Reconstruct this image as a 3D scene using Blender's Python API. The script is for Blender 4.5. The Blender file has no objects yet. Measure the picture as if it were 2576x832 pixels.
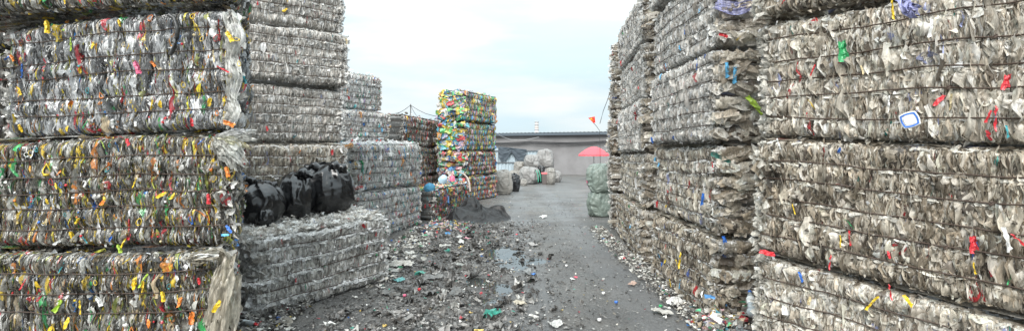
import bpy, math, random
import numpy as np
from mathutils import Vector, Matrix
R = math.radians
SC = bpy.context.scene
COL = SC.collection

# ------------------------------------------------------------------ camera
CAMZ = 1.7
cd = bpy.data.cameras.new('camera'); cam = bpy.data.objects.new('camera', cd); COL.objects.link(cam)
cam.location = (0, 0, CAMZ); cam.rotation_euler = (R(90), 0, 0)
cd.sensor_width = 36; cd.lens = 18.0; cd.shift_y = -36/2576; cd.clip_start = 0.05; cd.clip_end = 3000
SC.camera = cam
# ------------------------------------------------------------------ world: bright overcast
SUN_EL, SUN_AZ = 42, 194
w = bpy.data.worlds.new('World'); SC.world = w; w.use_nodes = True
nt = w.node_tree; nt.nodes.clear()
N = nt.nodes.new; L = nt.links.new
out = N('ShaderNodeOutputWorld'); bg = N('ShaderNodeBackground'); L(bg.outputs[0], out.inputs[0])
sky = N('ShaderNodeTexSky'); sky.sky_type = 'NISHITA'; sky.sun_disc = False
sky.sun_elevation = R(SUN_EL); sky.sun_rotation = R(SUN_AZ); sky.air_density = 1.0; sky.dust_density = 1.5
tc = N('ShaderNodeTexCoord'); mp = N('ShaderNodeMapping'); mp.inputs['Scale'].default_value = (1.2, 1.2, 5.5)
L(tc.outputs['Generated'], mp.inputs[0])
nz = N('ShaderNodeTexNoise'); nz.inputs['Scale'].default_value = 1.6; nz.inputs['Detail'].default_value = 7; nz.inputs['Roughness'].default_value = .55
L(mp.outputs[0], nz.inputs['Vector'])
rp = N('ShaderNodeValToRGB'); rp.color_ramp.elements[0].position = .30; rp.color_ramp.elements[1].position = .54
rp.color_ramp.elements[0].color = (.84,)*3+(1,); rp.color_ramp.elements[1].color = (1,)*3+(1,)
L(nz.outputs[0], rp.inputs[0])
mx = N('ShaderNodeMixRGB'); cn_ = N('ShaderNodeTexNoise'); cn_.inputs['Scale'].default_value = 2.4; cn_.inputs['Detail'].default_value = 6; L(mp.outputs[0], cn_.inputs['Vector'])
cr_ = N('ShaderNodeValToRGB'); cr_.color_ramp.elements[0].position = .40; cr_.color_ramp.elements[1].position = .62
cr_.color_ramp.elements[0].color = (6.5, 8.0, 8.7, 1); cr_.color_ramp.elements[1].color = (8.6, 9.0, 9.0, 1); L(cn_.outputs[0], cr_.inputs[0]); L(cr_.outputs[0], mx.inputs[2])
L(rp.outputs[0], mx.inputs[0]); L(sky.outputs[0], mx.inputs[1])
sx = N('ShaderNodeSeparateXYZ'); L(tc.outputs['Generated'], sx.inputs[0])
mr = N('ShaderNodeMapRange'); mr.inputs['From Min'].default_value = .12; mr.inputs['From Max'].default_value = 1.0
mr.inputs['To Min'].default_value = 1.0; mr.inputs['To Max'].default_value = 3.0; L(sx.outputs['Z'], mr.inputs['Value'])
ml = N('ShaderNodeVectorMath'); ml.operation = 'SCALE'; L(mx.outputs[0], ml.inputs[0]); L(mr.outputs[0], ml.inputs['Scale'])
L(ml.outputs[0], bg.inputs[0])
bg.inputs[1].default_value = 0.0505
# ------------------------------------------------------------------ sun (veiled by cloud)
sd = bpy.data.lights.new('sun', 'SUN'); so = bpy.data.objects.new('sun', sd); COL.objects.link(so)
sd.energy = 2.2; sd.angle = R(35); sd.color = (1, .965, .92)
# direction towards the sun: azimuth measured so the light comes from behind and left of the camera
_az = R(-166); _d = Vector((math.sin(_az)*math.cos(R(SUN_EL)), math.cos(_az)*math.cos(R(SUN_EL)), math.sin(R(SUN_EL))))
so.rotation_euler = _d.to_track_quat('Z', 'Y').to_euler()
SC.view_settings.view_transform = 'Standard'; SC.view_settings.look = 'None'
SC.view_settings.gamma = 1; SC.view_settings.exposure = 1.2
SC.render.engine = 'CYCLES'; SC.cycles.max_bounces = 5; SC.cycles.diffuse_bounces = 3; SC.cycles.glossy_bounces = 2
SC.cycles.transparent_max_bounces = 6; SC.cycles.use_denoising = True

# ================================================================== helpers
rng = np.random.default_rng(7)
def at(px, py, Y):
    """point seen at pixel (px, py) of a 2576 x 832 picture at depth Y"""
    return Vector(((px-1288)/1288*Y, Y, CAMZ-(py-380)/1288*Y))

def link(o, parent=None):
    COL.objects.link(o)
    if parent is not None: o.parent = parent
    return o
def tag(o, label=None, cat=None, group=None, kind=None):
    if label: o['label'] = label
    if cat: o['category'] = cat
    if group: o['group'] = group
    if kind: o['kind'] = kind
    return o
def empty(name, loc, label, cat, group=None):
    o = bpy.data.objects.new(name, None); o.empty_display_size = .1; o.location = loc
    link(o); return tag(o, label, cat, group)

def mesh_np(name, V, quads=None, tris=None, cols=None, mat=None, smooth=False):
    me = bpy.data.meshes.new(name)
    V = np.asarray(V, np.float32).reshape(-1, 3)
    q = np.zeros((0, 4), np.int32) if quads is None else np.asarray(quads, np.int32).reshape(-1, 4)
    t = np.zeros((0, 3), np.int32) if tris is None else np.asarray(tris, np.int32).reshape(-1, 3)
    me.vertices.add(len(V)); me.vertices.foreach_set('co', V.ravel())
    nl = len(q)*4+len(t)*3
    me.loops.add(nl); me.loops.foreach_set('vertex_index', np.concatenate([q.ravel(), t.ravel()]))
    me.polygons.add(len(q)+len(t))
    st = np.concatenate([np.arange(len(q))*4, len(q)*4+np.arange(len(t))*3]).astype(np.int32)
    me.polygons.foreach_set('loop_start', st)
    me.polygons.foreach_set('use_smooth', np.full(len(q)+len(t), smooth))
    me.update(calc_edges=True)
    if cols is not None:
        ca = me.color_attributes.new('Col', 'FLOAT_COLOR', 'POINT')
        c4 = np.ones((len(V), 4), np.float32); c4[:, :3] = cols
        ca.data.foreach_set('color', c4.ravel())
    if mat: me.materials.append(mat)
    return me
def obj(name, me, parent=None, loc=None):
    o = bpy.data.objects.new(name, me)
    if loc is not None: o.location = loc
    return link(o, parent)

# --- value noise ---------------------------------------------------
def _hash(ix, iy, iz, seed):
    h = (ix.astype(np.int64)*374761393+iy.astype(np.int64)*668265263+iz.astype(np.int64)*2147483647+seed*1274126177) & 0xffffffff
    h = ((h ^ (h >> 13))*1274126177) & 0xffffffff
    h = ((h ^ (h >> 16))*2246822519) & 0xffffffff
    return ((h ^ (h >> 15)) & 0xffffff)/float(0xffffff)
def vnoise(x, y, z=None, seed=0):
    x = np.asarray(x, float); y = np.asarray(y, float)
    z = np.zeros_like(x) if z is None else np.asarray(z, float)
    x, y, z = np.broadcast_arrays(x, y, z)
    xi, yi, zi = np.floor(x), np.floor(y), np.floor(z)
    fx, fy, fz = x-xi, y-yi, z-zi
    fx, fy, fz = [f*f*(3-2*f) for f in (fx, fy, fz)]
    r = 0
    for a in (0, 1):
        for b in (0, 1):
            for c in (0, 1):
                wgt = (fx if a else 1-fx)*(fy if b else 1-fy)*(fz if c else 1-fz)
                r = r+wgt*_hash(xi+a, yi+b, zi+c, seed)
    return r*2-1
def fbm(x, y, z=None, o=3, seed=0):
    r = 0; a = .5
    for k in range(o):
        f = 2.03**k
        r = r+a*vnoise(x*f, y*f, None if z is None else z*f, seed+k*17); a *= .5
    return r
def ridge(x, y, z=None, o=3, seed=0):
    r = 0; a = .5
    for k in range(o):
        f = 2.1**k
        r = r+a*(1-2*np.abs(vnoise(x*f, y*f, None if z is None else z*f, seed+k*31))); a *= .5
    return r

# ================================================================== materials
def new_mat(name):
    m = bpy.data.materials.new(name); m.use_nodes = True
    return m, m.node_tree, m.node_tree.nodes['Principled BSDF']
def add_bump(nt, p, scale, strength, dist=.01, detail=4, stretch=None, vec='Object'):
    tc = nt.nodes.new('ShaderNodeTexCoord'); n = nt.nodes.new('ShaderNodeTexNoise'); b = nt.nodes.new('ShaderNodeBump')
    n.inputs['Scale'].default_value = scale; n.inputs['Detail'].default_value = detail
    if stretch:
        mp = nt.nodes.new('ShaderNodeMapping'); mp.inputs['Scale'].default_value = stretch
        nt.links.new(tc.outputs[vec], mp.inputs[0]); nt.links.new(mp.outputs[0], n.inputs['Vector'])
    else: nt.links.new(tc.outputs[vec], n.inputs['Vector'])
    b.inputs['Strength'].default_value = strength; b.inputs['Distance'].default_value = dist
    nt.links.new(n.outputs[0], b.inputs['Height']); nt.links.new(b.outputs[0], p.inputs['Normal'])
    return n, b
def plastic(name, rough=.35, spec=.5, translucent=.18, dirt=.25, bump=.5, streak=.13, wr=58, clear=0):
    """scrap plastic: colour of each piece from the piece itself, grime as an irregular stain, fine wrinkles"""
    m, nt, p = new_mat(name); l = nt.links.new; Nn = nt.nodes.new
    at_ = Nn('ShaderNodeAttribute'); at_.attribute_name = 'Col'
    tc = Nn('ShaderNodeTexCoord')
    def noise(sc, det, ro, zs):
        mp = Nn('ShaderNodeMapping'); mp.inputs['Scale'].default_value = (1, 1, zs); n = Nn('ShaderNodeTexNoise')
        n.inputs['Scale'].default_value = sc; n.inputs['Detail'].default_value = det; n.inputs['Roughness'].default_value = ro
        l(tc.outputs['Object'], mp.inputs[0]); l(mp.outputs[0], n.inputs['Vector']); return n
    def ramp(src, a, b, c0, c1):
        x = Nn('ShaderNodeValToRGB'); x.color_ramp.elements[0].position = a; x.color_ramp.elements[1].position = b
        x.color_ramp.elements[0].color = (c0,)*3+(1,); x.color_ramp.elements[1].color = (c1,)*3+(1,); l(src, x.inputs[0]); return x
    n1 = noise(13, 5, .7, .5); rp = ramp(n1.outputs[0], .45, .72, 0, dirt)
    mx = Nn('ShaderNodeMixRGB'); l(rp.outputs[0], mx.inputs[0]); l(at_.outputs['Color'], mx.inputs[1]); mx.inputs[2].default_value = (.12, .095, .07, 1)
    n2 = noise(wr, 4, .65, streak); r2 = ramp(n2.outputs[0], .34, .62, .62, 1.12)  # streaks paint the light and dark of thin folded layers into the colour
    ml = Nn('ShaderNodeMixRGB'); ml.blend_type = 'MULTIPLY'; ml.inputs[0].default_value = .85; l(mx.outputs[0], ml.inputs[1]); l(r2.outputs[0], ml.inputs[2])
    l(ml.outputs[0], p.inputs['Base Color'])
    b = Nn('ShaderNodeBump'); b.inputs['Strength'].default_value = bump; b.inputs['Distance'].default_value = .012
    n3 = noise(wr*.7, 3, .6, min(1, streak*2)); l(n3.outputs[0], b.inputs['Height']); l(b.outputs[0], p.inputs['Normal'])
    p.inputs['Roughness'].default_value = rough; p.inputs['Specular IOR Level'].default_value = spec
    tr = Nn('ShaderNodeBsdfTranslucent'); l(ml.outputs[0], tr.inputs[0])
    ms = Nn('ShaderNodeMixShader'); ms.inputs[0].default_value = translucent
    o = nt.nodes['Material Output']; l(p.outputs[0], ms.inputs[1]); l(tr.outputs[0], ms.inputs[2])
    if clear:
        tp = Nn('ShaderNodeBsdfTransparent'); m2 = Nn('ShaderNodeMixShader'); r3 = ramp(n2.outputs[0], .35, .6, clear*1.6, clear*.3)
        l(r3.outputs[0], m2.inputs[0]); l(ms.outputs[0], m2.inputs[1]); l(tp.outputs[0], m2.inputs[2]); l(m2.outputs[0], o.inputs[0])
    else: l(ms.outputs[0], o.inputs[0])
    return m
def simple(name, col, rough=.5, spec=.5, metal=0, bump=None, var=None):
    m, nt, p = new_mat(name)
    p.inputs['Base Color'].default_value = (*col, 1); p.inputs['Roughness'].default_value = rough
    p.inputs['Specular IOR Level'].default_value = spec; p.inputs['Metallic'].default_value = metal
    if bump: add_bump(nt, p, *bump)
    if var:
        sc, c2, lo, hi = var
        tc = nt.nodes.new('ShaderNodeTexCoord'); n = nt.nodes.new('ShaderNodeTexNoise'); n.inputs['Scale'].default_value = sc
        n.inputs['Detail'].default_value = 6; n.inputs['Roughness'].default_value = .65
        rp = nt.nodes.new('ShaderNodeValToRGB'); rp.color_ramp.elements[0].position = lo; rp.color_ramp.elements[1].position = hi
        rp.color_ramp.elements[0].color = (*col, 1); rp.color_ramp.elements[1].color = (*c2, 1)
        nt.links.new(tc.outputs['Object'], n.inputs['Vector']); nt.links.new(n.outputs[0], rp.inputs[0]); nt.links.new(rp.outputs[0], p.inputs['Base Color'])
    return m
M_GLOSS = plastic('crushed_bottle_plastic', .13, 1.0, .18, .22, 1.0, .2, 50, .22)
M_FILM = plastic('cloudy_film_plastic', .28, .7, .35, .26, .9, .14, 55, .15)
M_MIX = plastic('mixed_plastic', .35, .5, .12, .35, .5, .6, 30)
M_WIRE = simple('rusty_wire', (.055, .036, .026), .6, .4, 0, (60, .4))
M_DARKWIRE = simple('dark_cable', (.02, .02, .022), .6)
ITEMCOL = dict(yellow=(.75, .52, .03), orange=(.75, .22, .03), red=(.55, .03, .04), green=(.03, .30, .10), blue=(.03, .14, .5),
               white=(.72, .72, .70), teal=(.05, .32, .36), pink=(.62, .12, .22), lime=(.38, .55, .06), sky=(.12, .42, .68), black=(.03, .03, .03), cream=(.6, .5, .3))
ITEMMAT = {k: simple('plastic_'+k, v, .35, .5, 0, (40, .5), (26, tuple(c*.35+.03 for c in v), .45, .75)) for k, v in ITEMCOL.items()}

# ================================================================== flakes (crumpled pieces of plastic)
def unit(a): return a/np.maximum(np.linalg.norm(a, axis=-1, keepdims=True), 1e-9)
class Acc:
    def __init__(s): s.V = []; s.Q = []; s.C = []; s.n = 0
    def add(s, V, Q, C):
        V = V.reshape(-1, 3); s.V.append(V); s.Q.append(Q.reshape(-1, 4)+s.n); s.C.append(C.reshape(-1, 3)); s.n += len(V)
    def build(s, name, mat, parent=None, loc=None, smooth=False):
        V = np.concatenate(s.V)
        if loc is not None: V = V-np.array(loc)[None]
        o = obj(name, mesh_np(name, V, np.concatenate(s.Q), None, np.concatenate(s.C), mat, smooth), parent)
        if parent is None and loc is not None: o.location = loc
        return o
def flakes(acc, C, A, Nn, ln, wd, col, nu=3, nv=4, curl=.5, crump=.16, rag=.25, taper=.5, rg=None):
    """C centres, A long axes, Nn normals, ln / wd sizes, col colours; every flake a small crumpled sheet"""
    rg = rg or rng
    n = len(C); A = unit(A); Nn = unit(Nn-(Nn*A).sum(-1, keepdims=True)*A); B = np.cross(Nn, A)
    u = np.linspace(-.5, .5, nu); v = np.linspace(-.5, .5, nv)
    vv, uu = np.meshgrid(v, u, indexing='ij')
    uu = uu.ravel()[None]+rg.normal(0, rag*.28, (n, nu*nv)); vv = vv.ravel()[None]+rg.normal(0, rag*.16, (n, nu*nv))
    tp = 1-taper*rg.random((n, 1))*np.abs(vv*2)**1.5*np.where(rg.random((n, 1)) < .5, 1, (vv > 0))
    uu = uu*tp
    cu = rg.normal(0, curl, (n, 1))*wd[:, None]; cv = rg.normal(0, curl*.35, (n, 1))*ln[:, None]
    h = cu*(uu**2)*2+cv*(vv**2)+rg.normal(0, 1, (n, nu*nv))*crump*wd[:, None]
    P = C[:, None]+A[:, None]*(vv*ln[:, None])[..., None]+B[:, None]*(uu*wd[:, None])[..., None]+Nn[:, None]*h[..., None]
    i = np.arange(nv-1)[:, None]*nu+np.arange(nu-1)[None]
    q = np.stack([i, i+1, i+nu+1, i+nu], -1).reshape(-1, 4)
    Q = q[None]+(np.arange(n)*nu*nv)[:, None, None]
    cc = np.repeat(col[:, None], nu*nv, 1)*(1+rg.normal(0, .10, (n, nu*nv, 1)))
    acc.add(P, Q, np.clip(cc, .005, .9))

def pick(pal, n, rg):
    wts = np.array([p[0] for p in pal], float); wts /= wts.sum()
    k = rg.choice(len(pal), n, p=wts)
    c = np.array([p[1] for p in pal])[k]; v = np.array([p[2] for p in pal])[k]
    return np.clip(c*np.exp(rg.normal(0, 1, n)*v)[:, None], .004, .88)
PAL = {
 'pet': [(34, (.40, .41, .415), .32), (22, (.20, .205, .21), .4), (15, (.78, .79, .79), .08), (12, (.06, .06, .062), .4), (5, (.38, .31, .21), .3),
         (3.6, (.80, .57, .04), .2), (1.6, (.78, .28, .03), .2), (1.8, (.56, .03, .05), .3), (.9, (.04, .32, .10), .4), (.7, (.03, .18, .48), .4), (2.6, (.85, .85, .83), .04), (1.6, (.48, .50, .18), .3)],
 'petdirty': [(26, (.28, .275, .25), .40), (24, (.14, .132, .115), .42), (11, (.68, .67, .63), .18), (17, (.042, .038, .033), .4), (10, (.28, .22, .14), .35),
         (6.0, (.66, .47, .05), .3), (1.8, (.62, .22, .04), .3), (2.4, (.48, .035, .045), .3), (2.0, (.04, .30, .09), .4), (1.1, (.03, .17, .46), .4), (3.6, (.84, .84, .81), .08), (2.2, (.38, .42, .10), .3)],
 'film': [(44, (.78, .745, .695), .12), (20, (.60, .56, .51), .18), (18, (.87, .855, .82), .02), (5, (.33, .30, .26), .3), (.3, (.55, .05, .06), .2), (.15, (.04, .3, .3), .2), (.3, (.42, .46, .64), .2)],
 'clearfilm': [(42, (.74, .72, .68), .14), (22, (.54, .52, .48), .22), (22, (.86, .85, .82), .03), (6, (.30, .27, .24), .3), (.5, (.55, .05, .06), .2), (.3, (.04, .35, .2), .2)],
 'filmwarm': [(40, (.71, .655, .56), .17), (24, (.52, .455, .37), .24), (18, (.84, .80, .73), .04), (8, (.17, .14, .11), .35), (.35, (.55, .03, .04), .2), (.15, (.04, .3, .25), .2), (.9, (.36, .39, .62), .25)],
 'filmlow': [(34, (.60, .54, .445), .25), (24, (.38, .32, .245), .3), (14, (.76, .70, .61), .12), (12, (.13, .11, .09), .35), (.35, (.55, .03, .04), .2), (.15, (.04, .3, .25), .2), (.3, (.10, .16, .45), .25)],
 'filmcol': [(44, (.83, .83, .81), .05), (18, (.70, .70, .68), .14), (6, (.40, .39, .37), .3), (1.6, (.10, .40, .28), .4), (1.4, (.10, .30, .56), .4), (1.6, (.6, .08, .08), .3), (1.2, (.7, .34, .12), .3), (.9, (.10, .45, .48), .3), (.7, (.40, .26, .5), .3)],
 'bright': [(17, (.70, .52, .10), .25), (5, (.56, .10, .11), .3), (13, (.13, .28, .52), .3), (14, (.12, .44, .16), .35), (12, (.12, .43, .55), .3), (8, (.62, .40, .44), .25), (4, (.64, .32, .12), .25), (7, (.62, .61, .58), .15), (6, (.42, .37, .52), .25), (5, (.20, .195, .19), .45), (4, (.42, .55, .16), .2)],
 'brightlow': [(9, (.58, .42, .10), .3), (11, (.52, .07, .08), .35), (9, (.08, .22, .44), .4), (8, (.07, .30, .16), .4), (6, (.62, .40, .42), .3), (5, (.12, .36, .42), .3), (12, (.13, .12, .11), .5), (10, (.56, .53, .49), .25), (5, (.45, .35, .24), .3)],
 'junk': [(4, (.52, .06, .06), .3), (26, (.30, .265, .235), .4), (14, (.13, .115, .10), .45), (20, (.54, .52, .49), .25), (4, (.5, .05, .06), .35), (2.5, (.6, .4, .05), .35), (2.5, (.05, .25, .12), .4), (2, (.05, .18, .4), .4), (2, (.6, .22, .04), .3), (1.5, (.05, .3, .35), .3)],
 'grey': [(40, (.20, .205, .20), .08), (20, (.17, .175, .172), .10), (10, (.23, .23, .225), .10)],
}
# ================================================================== bales
def perim(P, ds, rad=.07, bulge=0.0):
    """P = B0, P0, P1, B1 in plan. Returns pos, outward normal, segment id, local s (0..1)"""
    pts = []; seg = []; loc = []
    for k in range(3):
        a, b = np.array(P[k], float), np.array(P[k+1], float)
        n = max(3, int(np.linalg.norm(b-a)/ds)); t = (np.arange(n)+(0 if k == 0 else .5))/n
        d = (b-a)/np.linalg.norm(b-a); nm = np.array([d[1], -d[0]])
        q = a+(b-a)*t[:, None]
        if k == 1: q = q+nm*(bulge*4*t*(1-t))[:, None]
        pts.append(q); seg += [k]*n; loc.append(t)
    pts = np.concatenate(pts); seg = np.array(seg); loc = np.concatenate(loc)
    m = max(1, int(rad/ds))
    k = np.ones(2*m+1)/(2*m+1)
    pad = np.pad(pts, ((m, m), (0, 0)), mode='reflect', reflect_type='odd')
    sm = np.stack([np.convolve(pad[:, i], k, 'valid') for i in (0, 1)], 1)
    T = np.gradient(sm, axis=0); T /= np.linalg.norm(T, axis=1, keepdims=True)
    Nn = np.stack([T[:, 1], -T[:, 0]], 1)
    return sm, Nn, T, seg, loc

# small distinct objects caught in the bales (parts); local x = along, y = up, z = out of the face
def lathe(prof, n=12, squash=(1, 1), noise=0, seed=0):
    V = []; a = np.arange(n)/n*2*math.pi
    for r, z in prof: V.append(np.stack([np.cos(a)*r*squash[0], np.full(n, z), np.sin(a)*r*squash[1]], 1))
    V = np.concatenate(V); m = len(prof)
    i = np.arange(m-1)[:, None]*n; j = np.arange(n)[None]
    Q = np.stack([i+j, i+n+j, i+n+(j+1) % n, i+(j+1) % n], -1).reshape(-1, 4)
    if noise:
        f = fbm(V[:, 0]*30+seed, V[:, 1]*22, V[:, 2]*30, 2, seed)
        V = V*(1+0*f[:, None]); V[:, 2] += f*noise; V[:, 0] += fbm(V[:, 1]*18, V[:, 0]*20+9, None, 2, seed+3)*noise
    return V, Q
def tube(path, r, n=5, closed=False):
    P = np.array(path, float); m = len(P)
    T = np.gradient(P, axis=0) if not closed else (np.roll(P, -1, 0)-np.roll(P, 1, 0))
    T = unit(T); up = np.where(np.abs(T[:, 2:3]) > .95, np.array([[1., 0, 0]]), np.array([[0, 0, 1.]]))
    X = unit(np.cross(T, up)); Y = np.cross(T, X); a = np.arange(n)/n*2*math.pi
    rr = (np.full(m, r) if np.isscalar(r) else np.array(r))[:, None, None]
    V = P[:, None]+rr*(np.cos(a)[None, :, None]*X[:, None]+np.sin(a)[None, :, None]*Y[:, None])
    M_ = m if closed else m-1
    i = np.arange(M_)[:, None]; j = np.arange(n)[None]
    Q = np.stack([i*n+j, ((i+1) % m)*n+j, ((i+1) % m)*n+(j+1) % n, i*n+(j+1) % n], -1).reshape(-1, 4)
    return V.reshape(-1, 3), Q
ITEMS = {}
def item_mesh(kind, colr, var):
    key = (kind, colr, var)
    if key in ITEMS: return ITEMS[key]
    rg = np.random.default_rng(hash(kind) % 1000 if False else (len(kind)*13+var*7+1))
    if kind == 'bottle_cap':
        V, Q = lathe([(.0005, .016), (.014, .016), (.017, .013), (.018, 0), (.016, -.004)], 12)
        V = V[:, [0, 2, 1]]
    elif kind == 'jug_handle':
        a = np.linspace(0, 2*math.pi, 18, endpoint=False)
        rx = .022+.006*var; ry = .04+.008*var
        p = np.stack([rx*np.cos(a), ry*np.sin(a), .012*np.sin(2*a+var)+.01], 1)
        V, Q = tube(p, .0042, 5, True)
        V2, Q2 = lathe([(.001, -.05), (.016, -.048), (.017, -.036), (.001, -.034)], 8)
        V = np.concatenate([V, V2+np.array([0, -.0, .01])]); Q = np.concatenate([Q, Q2+18*5])
    elif kind == 'label_scrap':
        a = Acc(); flakes(a, np.zeros((1, 3)), np.array([[.15, 1., 0]]), np.array([[.3, 0, 1.]]), np.array([.13]), np.array([.045]), np.array([[.5, .5, .5]]), 4, 7, .5, .10, .3, .4, rg)
        V = np.concatenate(a.V); Q = np.concatenate(a.Q)
    elif kind == 'film_strip':
        a = Acc(); flakes(a, np.zeros((1, 3)), np.array([[.1, 1., 0]]), np.array([[.5, 0, 1.]]), np.array([.20]), np.array([.02]), np.array([[.5, .5, .5]]), 3, 9, .6, .35, .3, .5, rg)
        V = np.concatenate(a.V); Q = np.concatenate(a.Q)
    else:  # crushed_bottle
        a = Acc(); flakes(a, np.zeros((2, 3))+np.array([[0, 0, 0], [.006, .01, -.006]]), np.array([[.1, 1., 0], [-.1, 1, 0]]), np.array([[.35, 0, 1.], [-.5, 0, 1]]), np.array([.15, .13]), np.array([.055, .05]), np.full((2, 3), .5), 5, 8, .9, .10, .25, .7, rg)
        V = np.concatenate(a.V); Q = np.concatenate(a.Q)
    me = mesh_np(kind, V, Q, None, None, ITEMMAT[colr], kind in ('bottle_cap', 'jug_handle'))
    ITEMS[key] = me; return me
def put_item(kind, colr, var, M, parent, scale=1):
    o = bpy.data.objects.new(kind, item_mesh(kind, colr, var)); link(o, parent)
    o.matrix_basis = M @ Matrix.Diagonal((scale, scale, scale, 1)); return o

BALE_N = [0]
def bale(label, P0, P1, B0, B1, zl, zr, pal='film', style=('edge', 'edge', 'edge'), dens=600, fs=1.0, ds=.025, bulge=.02, rows=6, rowb=.025,
         items=0, itemcols=('red', 'white', 'blue'), itemkinds=('film_strip', 'label_scrap', 'crushed_bottle'), mat=None, group='', fringe=0.0, fringecol=(.62, .60, .56), spiky=1.0,
         wire_r=.0045, palend=None, top=True, vis=(0, 1, 2), name='plastic_bale', wires=True, topmess=0, dark=1.0, tuft=.5, bigf=.10, frs=1.0, bundle=False, toppal=None):
    """one compressed bale. zl=(bottom, top) at the P0 side, zr the same at the P1 side; faces: 0 = B0-P0, 1 = P0-P1, 2 = P1-B1"""
    BALE_N[0] += 1; sd_ = BALE_N[0]; rg = np.random.default_rng(100+sd_)
    mat = mat or M_FILM
    base = np.array([(P0[0]+P1[0]+B0[0]+B1[0])/4, (P0[1]+P1[1]+B0[1]+B1[1])/4, min(zl[0], zr[0])])
    root = empty(name, base, label, 'bale', group)
    pos, Nn, T, seg, loc = perim([B0, P0, P1, B1], ds, .07, bulge)
    n = len(pos)
    f = np.where(seg == 0, 0, np.where(seg == 2, 1, loc))
    f = np.convolve(np.pad(f, 4, mode='edge'), np.ones(9)/9, 'valid')
    z0 = zl[0]+(zr[0]-zl[0])*f; z1 = zl[1]+(zr[1]-zl[1])*f-.012; H = float(np.mean(z1-z0))
    z0 = z0+.012*fbm(np.arange(n)*ds*2, np.full(n, sd_*3.3), None, 2, sd_); z1 = z1-.015+.034*fbm(np.arange(n)*ds*2.5, np.full(n, sd_*7.1), None, 3, sd_+5)
    sarc = np.arange(n)*ds
    rt = np.concatenate([[0], (np.arange(1, rows)+rg.normal(0, .07, rows-1))/rows, [1]])
    stl = np.array([1.0 if style[k] == 'flat' else 0.0 for k in seg])
    stl = np.convolve(np.pad(stl, 3, mode='edge'), np.ones(7)/7, 'valid')
    def wirewob(k): return .034*fbm(sarc*1.1, np.full(n, k*5.1+sd_), None, 3, sd_+k)+rg.normal(0, .012)*(sarc/sarc[-1]-.5)
    wobs = [np.zeros(n)]+[wirewob(k) for k in range(1, rows)]+[np.zeros(n)]
    def rowshape(ci, t):
        """bulge of a row between its wires, at column ci and height t"""
        r = np.clip(np.searchsorted(rt, t, side='right')-1, 0, rows-1)
        x = (t-rt[r])/(rt[r+1]-rt[r]); pr = 1-np.abs(2*x-1)**3
        d = np.minimum(t, 1-t)*H; Rr = .065
        ins = np.where(d < Rr, Rr*(1-np.sqrt(np.clip(1-(1-np.clip(d, 0, Rr)/Rr)**2, 0, 1))), 0)
        dent = .045*fbm(sarc[ci]*1.5, t*H*1.7, None, 2, sd_+70)+.012*vnoise(sarc[ci]*7, t*H*7, None, sd_+71)
        amp = .58*rowb*(1+(.6 if palend == 'grey' else 3.2)*stl[ci])*(1+.8*vnoise(sarc[ci]*2.2, r*7.7, None, sd_)+.5*vnoise(sarc[ci]*9, r*3.7, None, sd_+2))
        return pr*amp-ins+dent*(.4 if palend == 'grey' else 1), r, pr
    def shell(ci, t, off=0.):
        o, r, pr = rowshape(ci, t); o = o+off
        z = z0[ci]+(z1[ci]-z0[ci])*t
        x = pos[ci, 0]+Nn[ci, 0]*o; y = pos[ci, 1]+Nn[ci, 1]*o
        return np.stack([x, y, z], -1), r, pr
    acc = Acc()
    # --- core surface
    nt_ = max(14, int(H/(ds*.8)))
    t = np.linspace(0, 1, nt_); CI, TT = np.meshgrid(np.arange(n), t, indexing='ij')
    s_ = sarc[CI]; zz = TT*H
    wig = .02*vnoise(s_*4, zz*6, None, sd_+1)
    plc = ridge((s_+wig)/.05, zz/.35+CI*0, None, 2, sd_+2)*.013*fs   # pleats seen edge on
    flt = fbm(s_/.14, zz/.09, None, 3, sd_+4)*.022
    off = plc*(1-stl[CI])+flt*stl[CI]+.02*fbm(s_*2.2, zz*3, None, 2, sd_+8)-.014*fs
    P, r_, pr_ = shell(CI, TT, off)
    colid = np.floor((s_+wig)/(.028*fs)).astype(int); patch = np.floor((s_+.03*vnoise(s_*9, zz*9, None, 5))/.17).astype(int)*7+np.floor(zz/.11+.3*vnoise(s_*5, zz*3, None, 6)).astype(int)
    ids = np.where(stl[CI] > .5, patch*31+r_, colid*13+r_*101+np.floor(zz/.13+_hash(colid, colid*0, colid*0, 3)).astype(int)*7)
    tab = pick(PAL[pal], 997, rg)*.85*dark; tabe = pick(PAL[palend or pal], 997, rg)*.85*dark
    hh = (_hash(ids, ids*0+sd_, ids*0, 9)*996).astype(int)
    C = np.where((stl[CI] > .5)[..., None], tabe[hh], tab[hh])
    i = np.arange(n-1)[:, None]*nt_+np.arange(nt_-1)[None]
    acc.add(P, np.stack([i, i+nt_, i+nt_+1, i+1], -1), C)
    # --- back, top and bottom sheets
    gx = 26 if top else 6; a = np.linspace(0, 1, gx); AA, BB = np.meshgrid(a, a, indexing='ij')
    P0_, P1_, B0_, B1_ = [np.array(p, float) for p in (P0, P1, B0, B1)]
    cen = (P0_+P1_+B0_+B1_)/4
    def quadp(A_, B_, ins=.03):
        q = P0_*((1-A_)*(1-B_))[..., None]+P1_*(A_*(1-B_))[..., None]+B0_*((1-A_)*B_)[..., None]+B1_*(A_*B_)[..., None]
        return cen+(q-cen)*(1-ins)
    q = quadp(AA, BB); zt = (zl[1]*(1-AA)+zr[1]*AA)+.018*fbm(AA*9+sd_, BB*7, None, 3, sd_)+.004
    edge = np.minimum(np.minimum(AA, 1-AA), np.minimum(BB, 1-BB)); zt = zt-.015*(edge < .01)
    i = np.arange(gx-1)[:, None]*gx+np.arange(gx-1)[None]; QQ = np.stack([i, i+gx, i+gx+1, i+1], -1)
    hh = (rg.random((gx, gx))*996).astype(int)
    acc.add(np.dstack([q, zt]), QQ, tab[hh])
    zb = (zl[0]*(1-AA)+zr[0]*AA)+.0+.012*fbm(AA*9+sd_, BB*7, None, 3, sd_+4)
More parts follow.
